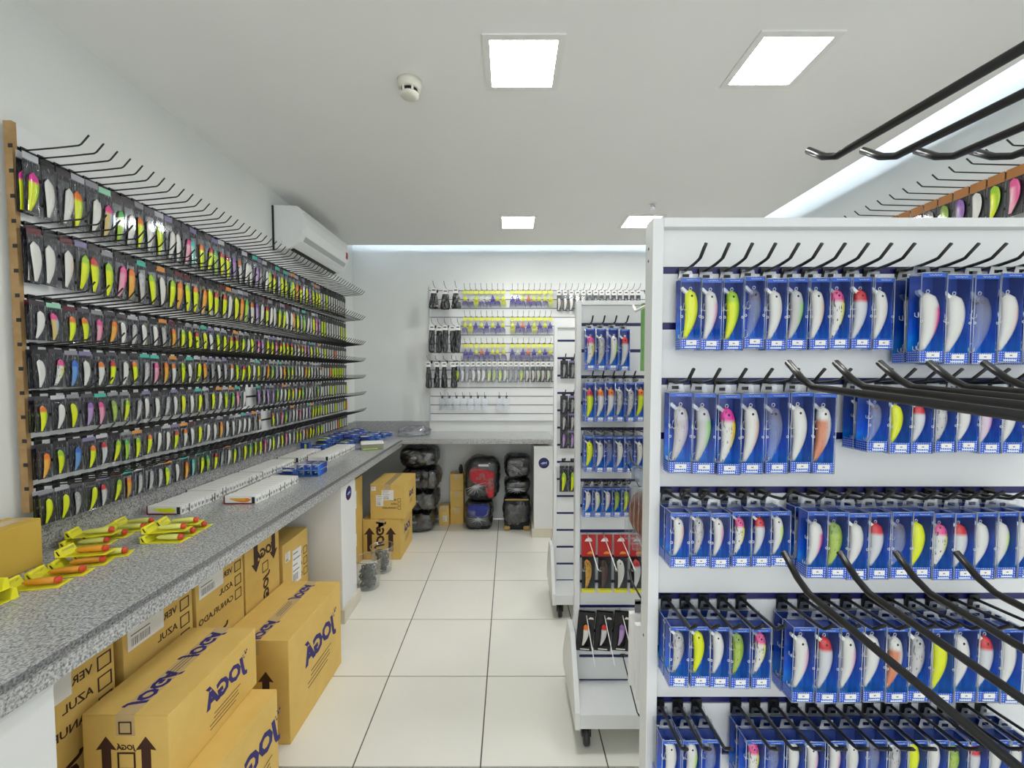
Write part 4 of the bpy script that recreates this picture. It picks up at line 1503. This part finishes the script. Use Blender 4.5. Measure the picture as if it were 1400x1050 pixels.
# ------------------------------------------------------------------ yellow hang packs strewn on the counter
bm = bmesh.new()
box(bm, (-.125, -.028, 0), (.012, .028, .0014))
me_yc = done(bm, 'card', M_YEL)
bm = bmesh.new()
prism(bm, [(-.125, .0014), (-.104, .0014), (-.118, .026), (-.127, .024)], 'y', -.03, .03)
me_yf = done(bm, 'folded_flap', M_YEL)
bm = bmesh.new()
prism(bm, [(-.116, .006), (-.111, .006), (-.119, .02), (-.123, .02)], 'y', -.0305, -.0300)
me_yk = done(bm, 'black_mark', M_BLACK)
bm = bmesh.new()
box(bm, (-.112, -.026, .0014), (.004, .026, .026))
me_yb = done(bm, 'blister', M_CLEAR, bevel=0.004)
bm = bmesh.new()
tube(bm, [(-.09, 0, .012), (-.08, 0, .012), (-.03, 0, .013), (-.012, 0, .0125)], [.003, .008, .0105, .009], 10)
me_yl = done(bm, 'lure_yellow', mat('lure_yellow', (0.90, 0.88, 0.22), 0.3))
bm = bmesh.new()
tube(bm, [(-.09, 0, .012), (-.08, 0, .012), (-.03, 0, .013), (-.012, 0, .0125)], [.003, .008, .0105, .009], 10)
me_yo = done(bm, 'lure_orange', mat('lure_orange', (0.92, 0.38, 0.03), 0.3))
bm = bmesh.new()
lathe(bm, [(.0095, 0), (.0105, .004), (.0095, .011), (.004, .013)], 14)
bmesh.ops.rotate(bm, verts=bm.verts, matrix=Matrix.Rotation(R(90), 3, 'Y'))
me_yr = done(bm, 'red_nose', M_ORANGE)
YP = [(-1.30, 1.205, 0, 'o', 14), (-1.30, 1.275, 0, 'o', 16), (-1.305, 1.345, 0, 'o', 20), (-1.295, 1.412, 0, 'y', 24), (-1.31, 1.36, .028, 'o', 10),
      (-1.44, 1.50, 0, 'y', 15), (-1.44, 1.57, 0, 'y', 12), (-1.445, 1.525, .028, 'y', 17), (-1.43, 1.64, 0, 'y', 14), (-1.45, 1.70, 0, 'y', 10),
      (-1.195, 1.525, 0, 'y', 3), (-1.20, 1.592, 0, 'y', 6), (-1.205, 1.659, 0, 'y', 8), (-1.21, 1.56, .028, 'y', 12), (-1.215, 1.63, .028, 'y', 14)]
for i, (x, y, dz, c, rz) in enumerate(YP):
    where = 'pile before the yellow carton' if i < 5 else ('pile by the backsplash' if i < 10 else 'pile beside the white cartons')
    p = thing('yellow_hang_pack', 'red-nosed %s lure on yellow card, %s of %s' % ('orange' if c == 'o' else 'yellow', ('first', 'second', 'third', 'fourth', 'fifth')[i % 5] + (' and topmost' if dz else ''), where), 'lure pack',
              (x, y, CZ + 0.0005 + dz), (0, 0, R(rz)), 'yellow packs on the counter, ' + where)
    for nm, me in (('card', me_yc), ('folded_flap', me_yf), ('black_mark', me_yk), ('blister', me_yb), ('lure', me_yo if c == 'o' else me_yl)):
        ob(nm, me, p)
    ob('red_nose', me_yr, p, (-.012, 0, .0125))
# two larger packs with a black lure
bm = bmesh.new()
box(bm, (-.20, -.036, 0), (.03, .036, .0016))
me_kc = done(bm, 'card', M_YEL)
bm = bmesh.new()
box(bm, (-.18, -.03, .0016), (.018, .03, .029))
me_kb = done(bm, 'blister', M_CLEAR, bevel=0.005)
bm = bmesh.new()
tube(bm, [(-.17, 0, .013), (-.15, 0, .014), (-.03, 0, .014), (.006, 0, .012)], [.004, .011, .012, .004], 10)
me_kl = done(bm, 'lure', M_BLACK)
bm = bmesh.new()
prism(bm, [(.012, .0016), (.03, .0016), (.026, .03), (.018, .031)], 'y', -.034, .034)
me_kf = done(bm, 'folded_flap', M_YEL)
for i, (x, y, dz, rz) in enumerate(((-1.375, 1.105, 0, 86), (-1.38, 1.09, .032, 90), (-1.446, 1.125, 0, 90))):
    p = thing('black_lure_pack', 'long black lure on yellow card, %s' % ('lying on another long pack', 'topmost of the long packs', 'against the yellow carton')[(0, 1, 2)[i]] if i else 'long black lure on yellow card, lowest of the long packs',
              'lure pack', (x, y, CZ + 0.0005 + dz), (0, 0, R(rz)), 'long black lure packs on the counter')
    for nm, me in (('card', me_kc), ('blister', me_kb), ('lure', me_kl), ('folded_flap', me_kf)):
        ob(nm, me, p)


# ------------------------------------------------------------------ cartons
def carton(label, loc, size, rz=0, group=None, seam='y', m=None, name='cardboard_carton', cat='carton'):
    """closed carton: body, two top flaps, tape; origin at the middle of its foot"""
    sx, sy, sz = size
    m = m or M_CARD
    t = thing(name, label, cat, loc, (0, 0, R(rz)), group)
    ob('body', boxmesh('body', (-sx / 2, -sy / 2, 0), (sx / 2, sy / 2, sz - 0.004), m, bevel=0.003), t)
    g = 0.0015
    if seam == 'y':
        ob('flap', boxmesh('flap', (-sx / 2 + .001, -sy / 2 + .001, sz - .004), (-g, sy / 2 - .001, sz), m), t)
        ob('flap', boxmesh('flap', (g, -sy / 2 + .001, sz - .004), (sx / 2 - .001, sy / 2 - .001, sz), m), t)
        bm = bmesh.new()
        box(bm, (-.026, -sy / 2 - .0006, sz), (.026, sy / 2 + .0006, sz + .0006))
        box(bm, (-.026, -sy / 2 - .0008, sz - .06), (.026, -sy / 2, sz + .0006))
        box(bm, (-.026, sy / 2, sz - .06), (.026, sy / 2 + .0008, sz + .0006))
    else:
        ob('flap', boxmesh('flap', (-sx / 2 + .001, -sy / 2 + .001, sz - .004), (sx / 2 - .001, -g, sz), m), t)
        ob('flap', boxmesh('flap', (-sx / 2 + .001, g, sz - .004), (sx / 2 - .001, sy / 2 - .001, sz), m), t)
        bm = bmesh.new()
        box(bm, (-sx / 2 - .0006, -.026, sz), (sx / 2 + .0006, .026, sz + .0006))
        box(bm, (sx / 2, -.026, sz - .06), (sx / 2 + .0008, .026, sz + .0006))
    ob('tape', done(bm, 'tape', M_TAPE), t, label='glossy packing tape')
    return t


def on_px(t, me, x, y, z, name='printed_logo', roll=0.0, label=None):
    """print on the face that looks along +x"""
    r, u = Vector((0, math.cos(roll), math.sin(roll))), Vector((0, -math.sin(roll), math.cos(roll)))
    return place(ob(name, me, t, label=label), (x + 0.0006, y, z), r, u)


def on_ny(t, me, x, y, z, name='printed_logo', roll=0.0):
    """print on the face that looks along -y"""
    r, u = Vector((math.cos(roll), 0, math.sin(roll))), Vector((-math.sin(roll), 0, math.cos(roll)))
    return place(ob(name, me, t), (x, y - 0.0006, z), r, u)


def on_top(t, me, x, y, z, name='tape_print', roll=0.0):
    r, u = Vector((math.cos(roll), math.sin(roll), 0)), Vector((-math.sin(roll), math.cos(roll), 0))
    return place(ob(name, me, t), (x, y, z + 0.0008), r, u)


LOGO = lambda s, m=M_BINK: text_mesh('JOG\u00c1', s, m, True, 0.22, 0.05)


def logo_dots(s):
    bm = bmesh.new()
    for (a, b, w) in ((-1.05, .50, .13), (-1.18, .34, .09), (-.92, .62, .1), (-1.25, .52, .07), (-1.1, .68, .07)):
        box(bm, (a * s, b * s, 0), ((a + w) * s, (b + w) * s, .0004))
    bm.transform(Matrix.Diagonal((-1, 1, 1, 1)))
    bmesh.ops.reverse_faces(bm, faces=bm.faces)
    me = done(bm, 'logo_dots', M_BINK)
    me.transform(Matrix.Scale(-1, 4, (1, 0, 0)))
    me.transform(Matrix.Translation((2.3 * s, 0, 0)))
    return me


def small_lines(s, n=4):
    rr = random.Random(n)
    bm = bmesh.new()
    for i in range(n):
        w = rr.uniform(.75, 1.25) * s
        box(bm, (-w - .1 * s * i, -i * .17 * s, 0), (w - .1 * s * i, -i * .17 * s + .035 * s, .0003))
    return done(bm, 'address_lines', M_INK)


def arrow_mesh(h):
    bm = bmesh.new()
    w = h * .1
    prism(bm, [(-w, 0), (w, 0), (w, h * .72), (2.2 * w, h * .70), (0, h), (-2.2 * w, h * .70), (-w, h * .72)], 'z', 0, .0004)
    return done(bm, 'up_arrow', M_INK)


def square_mesh(s):
    bm = bmesh.new()
    k = s * .1
    box(bm, (-s / 2, -s / 2, 0), (s / 2, -s / 2 + k, .0004))
    box(bm, (-s / 2, s / 2 - k, 0), (s / 2, s / 2, .0004))
    box(bm, (-s / 2, -s / 2 + k, 0), (-s / 2 + k, s / 2 - k, .0004))
    box(bm, (s / 2 - k, -s / 2 + k, 0), (s / 2, s / 2 - k, .0004))
    return done(bm, 'tick_box', M_INK)


def sticker_mesh(w, h, seed=1, bars=True):
    rr = random.Random(seed)
    bm = bmesh.new()
    box(bm, (-w / 2, -h / 2, 0), (w / 2, h / 2, .0005))
    for i in range(4):
        y = h * (.38 - .17 * i)
        box(bm, (-w * .42, y, .0005), (w * rr.uniform(.0, .4), y + h * .035, .0008), 1)
    if bars:
        x = -w * .40
        while x < w * .1:
            q = rr.uniform(.006, .02) * w
            box(bm, (x, -h * .42, .0005), (x + q, -h * .2, .0008), 1)
            x += q + rr.uniform(.01, .03) * w
    return done(bm, 'shipping_label', M_PAPER, M_PRINT)


def wide_print(t, x, y, z, s):
    on_px(t, LOGO(s), x, y, z)
    on_px(t, logo_dots(s * .8), x, y + s * 0.25, z)
    on_px(t, small_lines(s), x, y, z - s * .75, 'address_lines')


def tape_text(t, sz, ys, s=0.055):
    for y in ys:
        on_top(t, LOGO(s), 0, y, sz, 'tape_print', R(-90))
    on_top(t, small_lines(s * 1.1, 3), 0.008, (ys[0] + ys[-1]) / 2, sz, 'tape_print', R(-90))


# the two-high pair and the wide one sticking out from under the counter
b3 = carton('lower wide cardboard carton bearing another at the counter edge', (-1.015, 1.275, 0), (0.33, 0.455, 0.387))
wide_print(b3, .165, .10, .25, .10)
b2 = carton('wide cardboard carton with taped top lying on another carton', (-1.06, 1.33, 0.388), (0.24, 0.40, 0.212))
wide_print(b2, .12, .04, .125, .075)
tape_text(b2, .212, (.10, -.10))
for x in (-.055, .055):
    on_ny(b2, arrow_mesh(.13), x, -.20, .02, 'up_arrow')
bm = bmesh.new()
lathe(bm, [(.016, 0), (.016, .0006)], 6)
on_ny(b2, square_mesh(.036), 0, -.2008, .175, 'tape_emblem')
on_ny(b2, text_mesh('JOG\u00c1', .02, M_INK, True, 0.2, .03), 0, -.2, .118)
on_ny(b2, square_mesh(.05), 0, -.2, .08, 'care_mark')
b1 = carton('wide cardboard carton standing on the tiles before the counter partition', (-1.05, 1.95, 0), (0.295, 0.50, 0.44), -1.5)
wide_print(b1, .1475, .03, .27, .115)
tape_text(b1, .44, (.14, -.18))
on_ny(b1, arrow_mesh(.15), .05, -.25, .16, 'up_arrow')
on_ny(b1, arrow_mesh(.15), -.08, -.25, .16, 'up_arrow')

# row of tall cartons tucked under the counter, checkbox side out
UW = ['VERDE', 'AZUL', 'CANUFLADO']
cy = [1.125, 1.437, 1.745, 2.045, 2.36]
hs = [0.80, 0.80, 0.80, 0.80, 0.62]
ws = [0.275, 0.29, 0.29, 0.285, 0.28]
labs = ['tall carton with check boxes next to the white partition end', 'tall carton with check boxes and a torn label under the counter',
        'tall carton with barcode label and check boxes under the counter', 'tall carton with arrows and stamped logo under the counter',
        'shorter carton with hanging white label against the partition']
for i in range(5):
    t = carton(labs[i], (-1.41, cy[i], 0), (0.40, ws[i], hs[i]), 0, 'cartons tucked under the counter')
    fx = .20
    if i == 3:
        for yy in (-.06, .09):
            on_px(t, arrow_mesh(.16), fx, yy, .80 - .05, 'up_arrow', math.pi)
        on_px(t, LOGO(.06, M_INK), fx, .015, .66)
        on_px(t, square_mesh(.05), fx, .015, .585, 'care_mark')
        on_px(t, LOGO(.06, M_INK), fx, .02, .47, 'printed_logo', R(90))
        continue
    zt = (0.685, 0.685, 0.685, 0, 0.50)[i]
    for k, wd in enumerate(UW):
        z = zt - .062 * k
        on_px(t, square_mesh(.044), fx, .105, z, 'tick_box')
        tm = text_mesh(wd, .034, M_INK, True, 0, .015)
        wmin = min(v.co.x for v in tm.vertices)
        on_px(t, tm, fx, .07 - max(v.co.x for v in tm.vertices), z, 'printed_word')
    if i != 4:
        on_px(t, LOGO(.06, M_INK), fx, -.0, .40, 'printed_logo', R(90))
        on_px(t, sticker_mesh(.14, .12, i), fx + .0004, -.06, zt + .03, 'shipping_label')
    else:
        on_px(t, sticker_mesh(.10, .19, 8), fx + .0004, .005, .45, 'shipping_label', R(-3))
        on_px(t, sticker_mesh(.05, .05, 3), fx + .0004, -.09, .54, 'shipping_label')

# cartons past the partition
t = carton('cardboard carton with two arrows under another carton by the bucket', (-1.055, 3.65, 0), (0.31, 0.42, 0.335))
for x in (-.10, .075):
    on_ny(t, arrow_mesh(.20), x, -.21, .07, 'up_arrow')
on_ny(t, LOGO(.085, M_INK), -.015, -.21, .21, 'printed_logo', R(-90))
wide_print(t, .155, .02, .20, .08)
t = carton('cardboard carton with white labels on top of the arrow carton', (-1.005, 3.65, 0.336), (0.285, 0.40, 0.29))
on_ny(t, sticker_mesh(.10, .085, 4), .0, -.2, .20, 'shipping_label')
on_ny(t, sticker_mesh(.06, .09, 6), -.065, -.2004, .155, 'shipping_label')
on_ny(t, sticker_mesh(.038, .035, 7, False), -.115, -.2, .255, 'shipping_label')
for k, wd in enumerate(UW):
    on_ny(t, square_mesh(.026), .095, -.2, .16 - .033 * k, 'tick_box')
    tm = text_mesh(wd, .02, M_INK, True, 0, .02)
    on_ny(t, tm, .075 - max(v.co.x for v in tm.vertices), -.2, .16 - .033 * k, 'printed_word')
wide_print(t, .1425, .02, .16, .06)
t = carton('lower carton wedged behind the partition end', (-1.345, 3.27, 0), (0.26, 0.38, 0.36))
on_px(t, sticker_mesh(.12, .10, 12), .1304, -.02, .22, 'shipping_label')
t = carton('upper carton with label wedged behind the partition end', (-1.345, 3.27, 0.361), (0.26, 0.38, 0.34))
on_px(t, sticker_mesh(.14, .14, 13), .1304, -.02, .18, 'shipping_label')

# small boxes by the wrapped bags
t = carton('narrow kraft box with a small white label between bags', (-0.665, 4.285, 0), (0.10, 0.11, 0.20), 0, seam='y')
on_ny(t, sticker_mesh(.04, .06, 15), .01, -.055, .07, 'shipping_label')
for i, lb in enumerate(('lowest', 'middle', 'topmost')):
    t = carton('%s small kraft box of the stack beside the red bag' % lb, (-0.54, 4.33, 0.172 * i), (0.135, 0.12, 0.171), 0, 'small kraft box stack', seam='y')
bm = bmesh.new()
lathe(bm, [(.018, 0), (.02, .05), (.014, .075), (.013, .09)], 12)
ob('dark_bottle', done(bm, 'dark_bottle', M_BLACK), None, (-0.50, 4.30, 0.517), label='small dark bottle on the small kraft boxes', cat='bottle')

# yellow carton at the near end of the counter
t = carton('plain yellow carton on the counter against the wall of hooks', (-1.5425, 1.17, CZ + 0.0005), (0.107, 0.32, 0.150), 0, m=M_YBOX)


# ------------------------------------------------------------------ wrapped bags and luggage
def soft(name, size, m, seed, power=3.2, amp=0.012, freq=4.0, sub=4, flat=True, crease=0.0):
    """padded box: rounded, with folds; foot at z = 0"""
    sx, sy, sz = size
    bm = bmesh.new()
    bmesh.ops.create_icosphere(bm, subdivisions=sub, radius=1)
    off = Vector((seed * 7.3, seed * 3.1, seed * 1.7))
    for v in bm.verts:
        q = v.co
        k = (abs(q.x) ** power + abs(q.y) ** power + abs(q.z) ** power) ** (-1 / power)
        c = Vector((q.x * k * sx / 2, q.y * k * sy / 2, q.z * k * sz / 2))
        w = noise.noise(c * freq + off) + .6 * noise.noise(c * freq * 2.7 + off)
        if crease:
            w -= crease * abs(noise.noise(Vector((c.x, c.y, c.z * 4)) * freq * .8 + off))
        v.co = c + q.normalized() * amp * w
    z0 = min(v.co.z for v in bm.verts)
    for v in bm.verts:
        v.co.z -= z0
        if flat and v.co.z < 0.012:
            v.co.z = 0
    for f in bm.faces:
        f.smooth = True
    return done(bm, name, m)


def top_of(me):
    return max(v.co.z for v in me.vertices)


zb = 0.0
for i, (h, dx, w) in enumerate(((0.19, -.02, .32), (0.195, .0, .33), (0.215, .01, .36), (0.18, -.01, .36))):
    t = thing('wrapped_bag', 'black bag in glossy film, %s of the tall pile' % ('bottom', 'second from the bottom', 'third from the bottom', 'topmost')[i], 'wrapped bag', (-0.875 + dx, 4.18, zb), group='tall pile of wrapped black bags')
    ob('bag', soft('bag', (w - .02, .33, h - .01), M_WRAP, 3 + i, 5, .010, 7, 5, True, .7), t)
    me = soft('plastic_film', (w, .35, h), M_BAGFILM, 13 + i, 4.5, .012, 11, 5, True, .9)
    ob('plastic_film', me, t)
    ob('tag', boxmesh('tag', (-.03, -.004, 0), (.03, 0, .022), M_ACG), t, (-.03, -.168, h * .5), (R(-8), 0, 0))
    zb += top_of(me)
t = thing('wrapped_backpack', 'blue and black backpack in clear film under the red one', 'wrapped bag', (-0.31, 4.22, 0))
ob('body', soft('body', (.26, .25, .27), M_FABK, 31, 6, .006, 6, 5), t)
ob('front_pocket', soft('front_pocket', (.21, .05, .12), M_FABB, 32, 4, .008, 8, 4), t, (.0, -.118, .135))
me = soft('plastic_film', (.285, .29, .285), M_BAGFILM, 33, 4, .016, 9, 5, True, .8)
ob('plastic_film', me, t)
tz = top_of(me)
bm = bmesh.new()
rr = random.Random(3)
for k in range(11):
    a = -math.pi * (k + .5) / 11
    tube(bm, [(0, 0, 0), (math.cos(a) * .03, -.004, math.sin(a) * .03), (math.cos(a) * rr.uniform(.07, .12), .012, math.sin(a) * rr.uniform(.05, .08))], [.004, .003, .001], 4)
me_knot = done(bm, 'film_knot', M_RIM)
ob('film_knot', me_knot, t, (0, -.152, .13))
t = thing('wrapped_backpack', 'red and black backpack in clear film on the blue one', 'wrapped bag', (-0.275, 4.20, tz))
ob('body', soft('body', (.33, .25, .42), M_FABK, 41, 3.4, .010, 5, 5), t)
ob('front_pocket', soft('front_pocket', (.24, .06, .15), M_FABR, 42, 3.5, .012, 9, 4), t, (-.01, -.115, .17), (0, R(14), 0))
ob('side_pocket', soft('side_pocket', (.09, .07, .22), M_FABR, 44, 3.5, .01, 8, 4), t, (.09, -.105, .04), (0, R(-8), 0))
ob('handle_label', boxmesh('handle_label', (-.05, -.004, 0), (.05, 0, .02), M_PAPER), t, (.02, -.126, .345), (R(-10), 0, 0))
ob('plastic_film', soft('plastic_film', (.355, .285, .43), M_BAGFILM, 43, 3.2, .016, 9, 5, True, .8), t)
ob('film_knot', me_knot, t, (-.06, -.155, .17), (0, R(-20), 0), (1.3, 1, 1.4))
t = thing('wrapped_suitcase', 'dark suitcase with tan corners in clear film by the post', 'wrapped bag', (0.068, 4.22, 0))
ob('body', soft('body', (.25, .25, .31), M_FABK, 51, 8, .003, 9, 5), t)
ob('rim', boxmesh('rim', (-.115, -.006, 0), (.115, .006, .014), M_TAN, bevel=0.003), t, (0, -.122, .296))
for x in (-.095, .095):
    ob('corner_guard', soft('corner_guard', (.06, .04, .04), M_TAN, 52, 3, .003, 9, 3), t, (x, -.115, .001))
me_rib = boxmesh('rib', (-.004, -.128, .03), (.004, -.122, .29), M_FABK, bevel=0.002)
for i in range(6):
    ob('rib', me_rib, t, (-.09 + i * .036, 0, 0))
me = soft('plastic_film', (.28, .28, .325), M_BAGFILM, 53, 4, .016, 8, 5, True, .8)
ob('plastic_film', me, t)
zb = top_of(me)
for i, (h, nm) in enumerate(((.14, 'lower'), (.22, 'upper'))):
    t = thing('wrapped_bag', '%s dark bag in clear film piled on the tan-cornered suitcase' % nm, 'wrapped bag', (0.072, 4.23, zb), group='dark bags on the suitcase')
    ob('bag', soft('bag', (.24, .23, h - .01), M_WRAP, 61 + i, 4.5, .008, 7, 5, True, .5), t)
    me = soft('plastic_film', (.262, .255, h), M_BAGFILM, 71 + i, 4, .014, 10, 5, True, .8)
    ob('plastic_film', me, t)
    ob('film_knot', me_knot, t, (0, -.138, h * .5), (0, R(30 * i), 0))
    zb += top_of(me)

# ------------------------------------------------------------------ clear buckets of coiled line
for i, (x, y, sc, lab) in enumerate(((-1.02, 3.0, 1.0, 'clear bucket of coiled black line standing before the other bucket'), (-0.995, 3.25, .93, 'clear bucket of coiled black line touching the arrow carton'))):
    t = thing('line_bucket', lab, 'bucket', (x, y, 0), scale=(sc, sc, sc))
    bm = bmesh.new()
    lathe(bm, [(.076, 0.001), (.094, .20), (.097, .205), (.097, .212), (.090, .212), (.072, .006)], 28)
    ob('pail', done(bm, 'pail', M_CLEAR), t)
    bm = bmesh.new()
    tube(bm, [(math.cos(a * math.pi / 12) * .0965, math.sin(a * math.pi / 12) * .0965, .212) for a in range(25)], .0025, 5)
    ob('rim', done(bm, 'rim', M_TAB), t)
    rr = random.Random(70 + i)
    for k in range(34):
        bm = bmesh.new()
        r0 = rr.uniform(.026, .046)
        m4 = Matrix.Translation((rr.uniform(-.022, .022), rr.uniform(-.022, .022), .025 + .0038 * k)) @ Matrix.Rotation(rr.uniform(-.9, .9), 4, 'X') @ Matrix.Rotation(rr.uniform(-.9, .9), 4, 'Y')
        tube(bm, [m4 @ Vector((math.cos(a * math.pi / 8) * r0, math.sin(a * math.pi / 8) * r0 * .8, 0)) for a in range(17)], .0058, 5)
        for v in bm.verts:
            v.co.z = max(v.co.z, 0.008)
            d = math.hypot(v.co.x, v.co.y)
            if d > .07:
                v.co.x *= .07 / d
                v.co.y *= .07 / d
        ob('line_coil', done(bm, 'line_coil', M_BLACK), t)
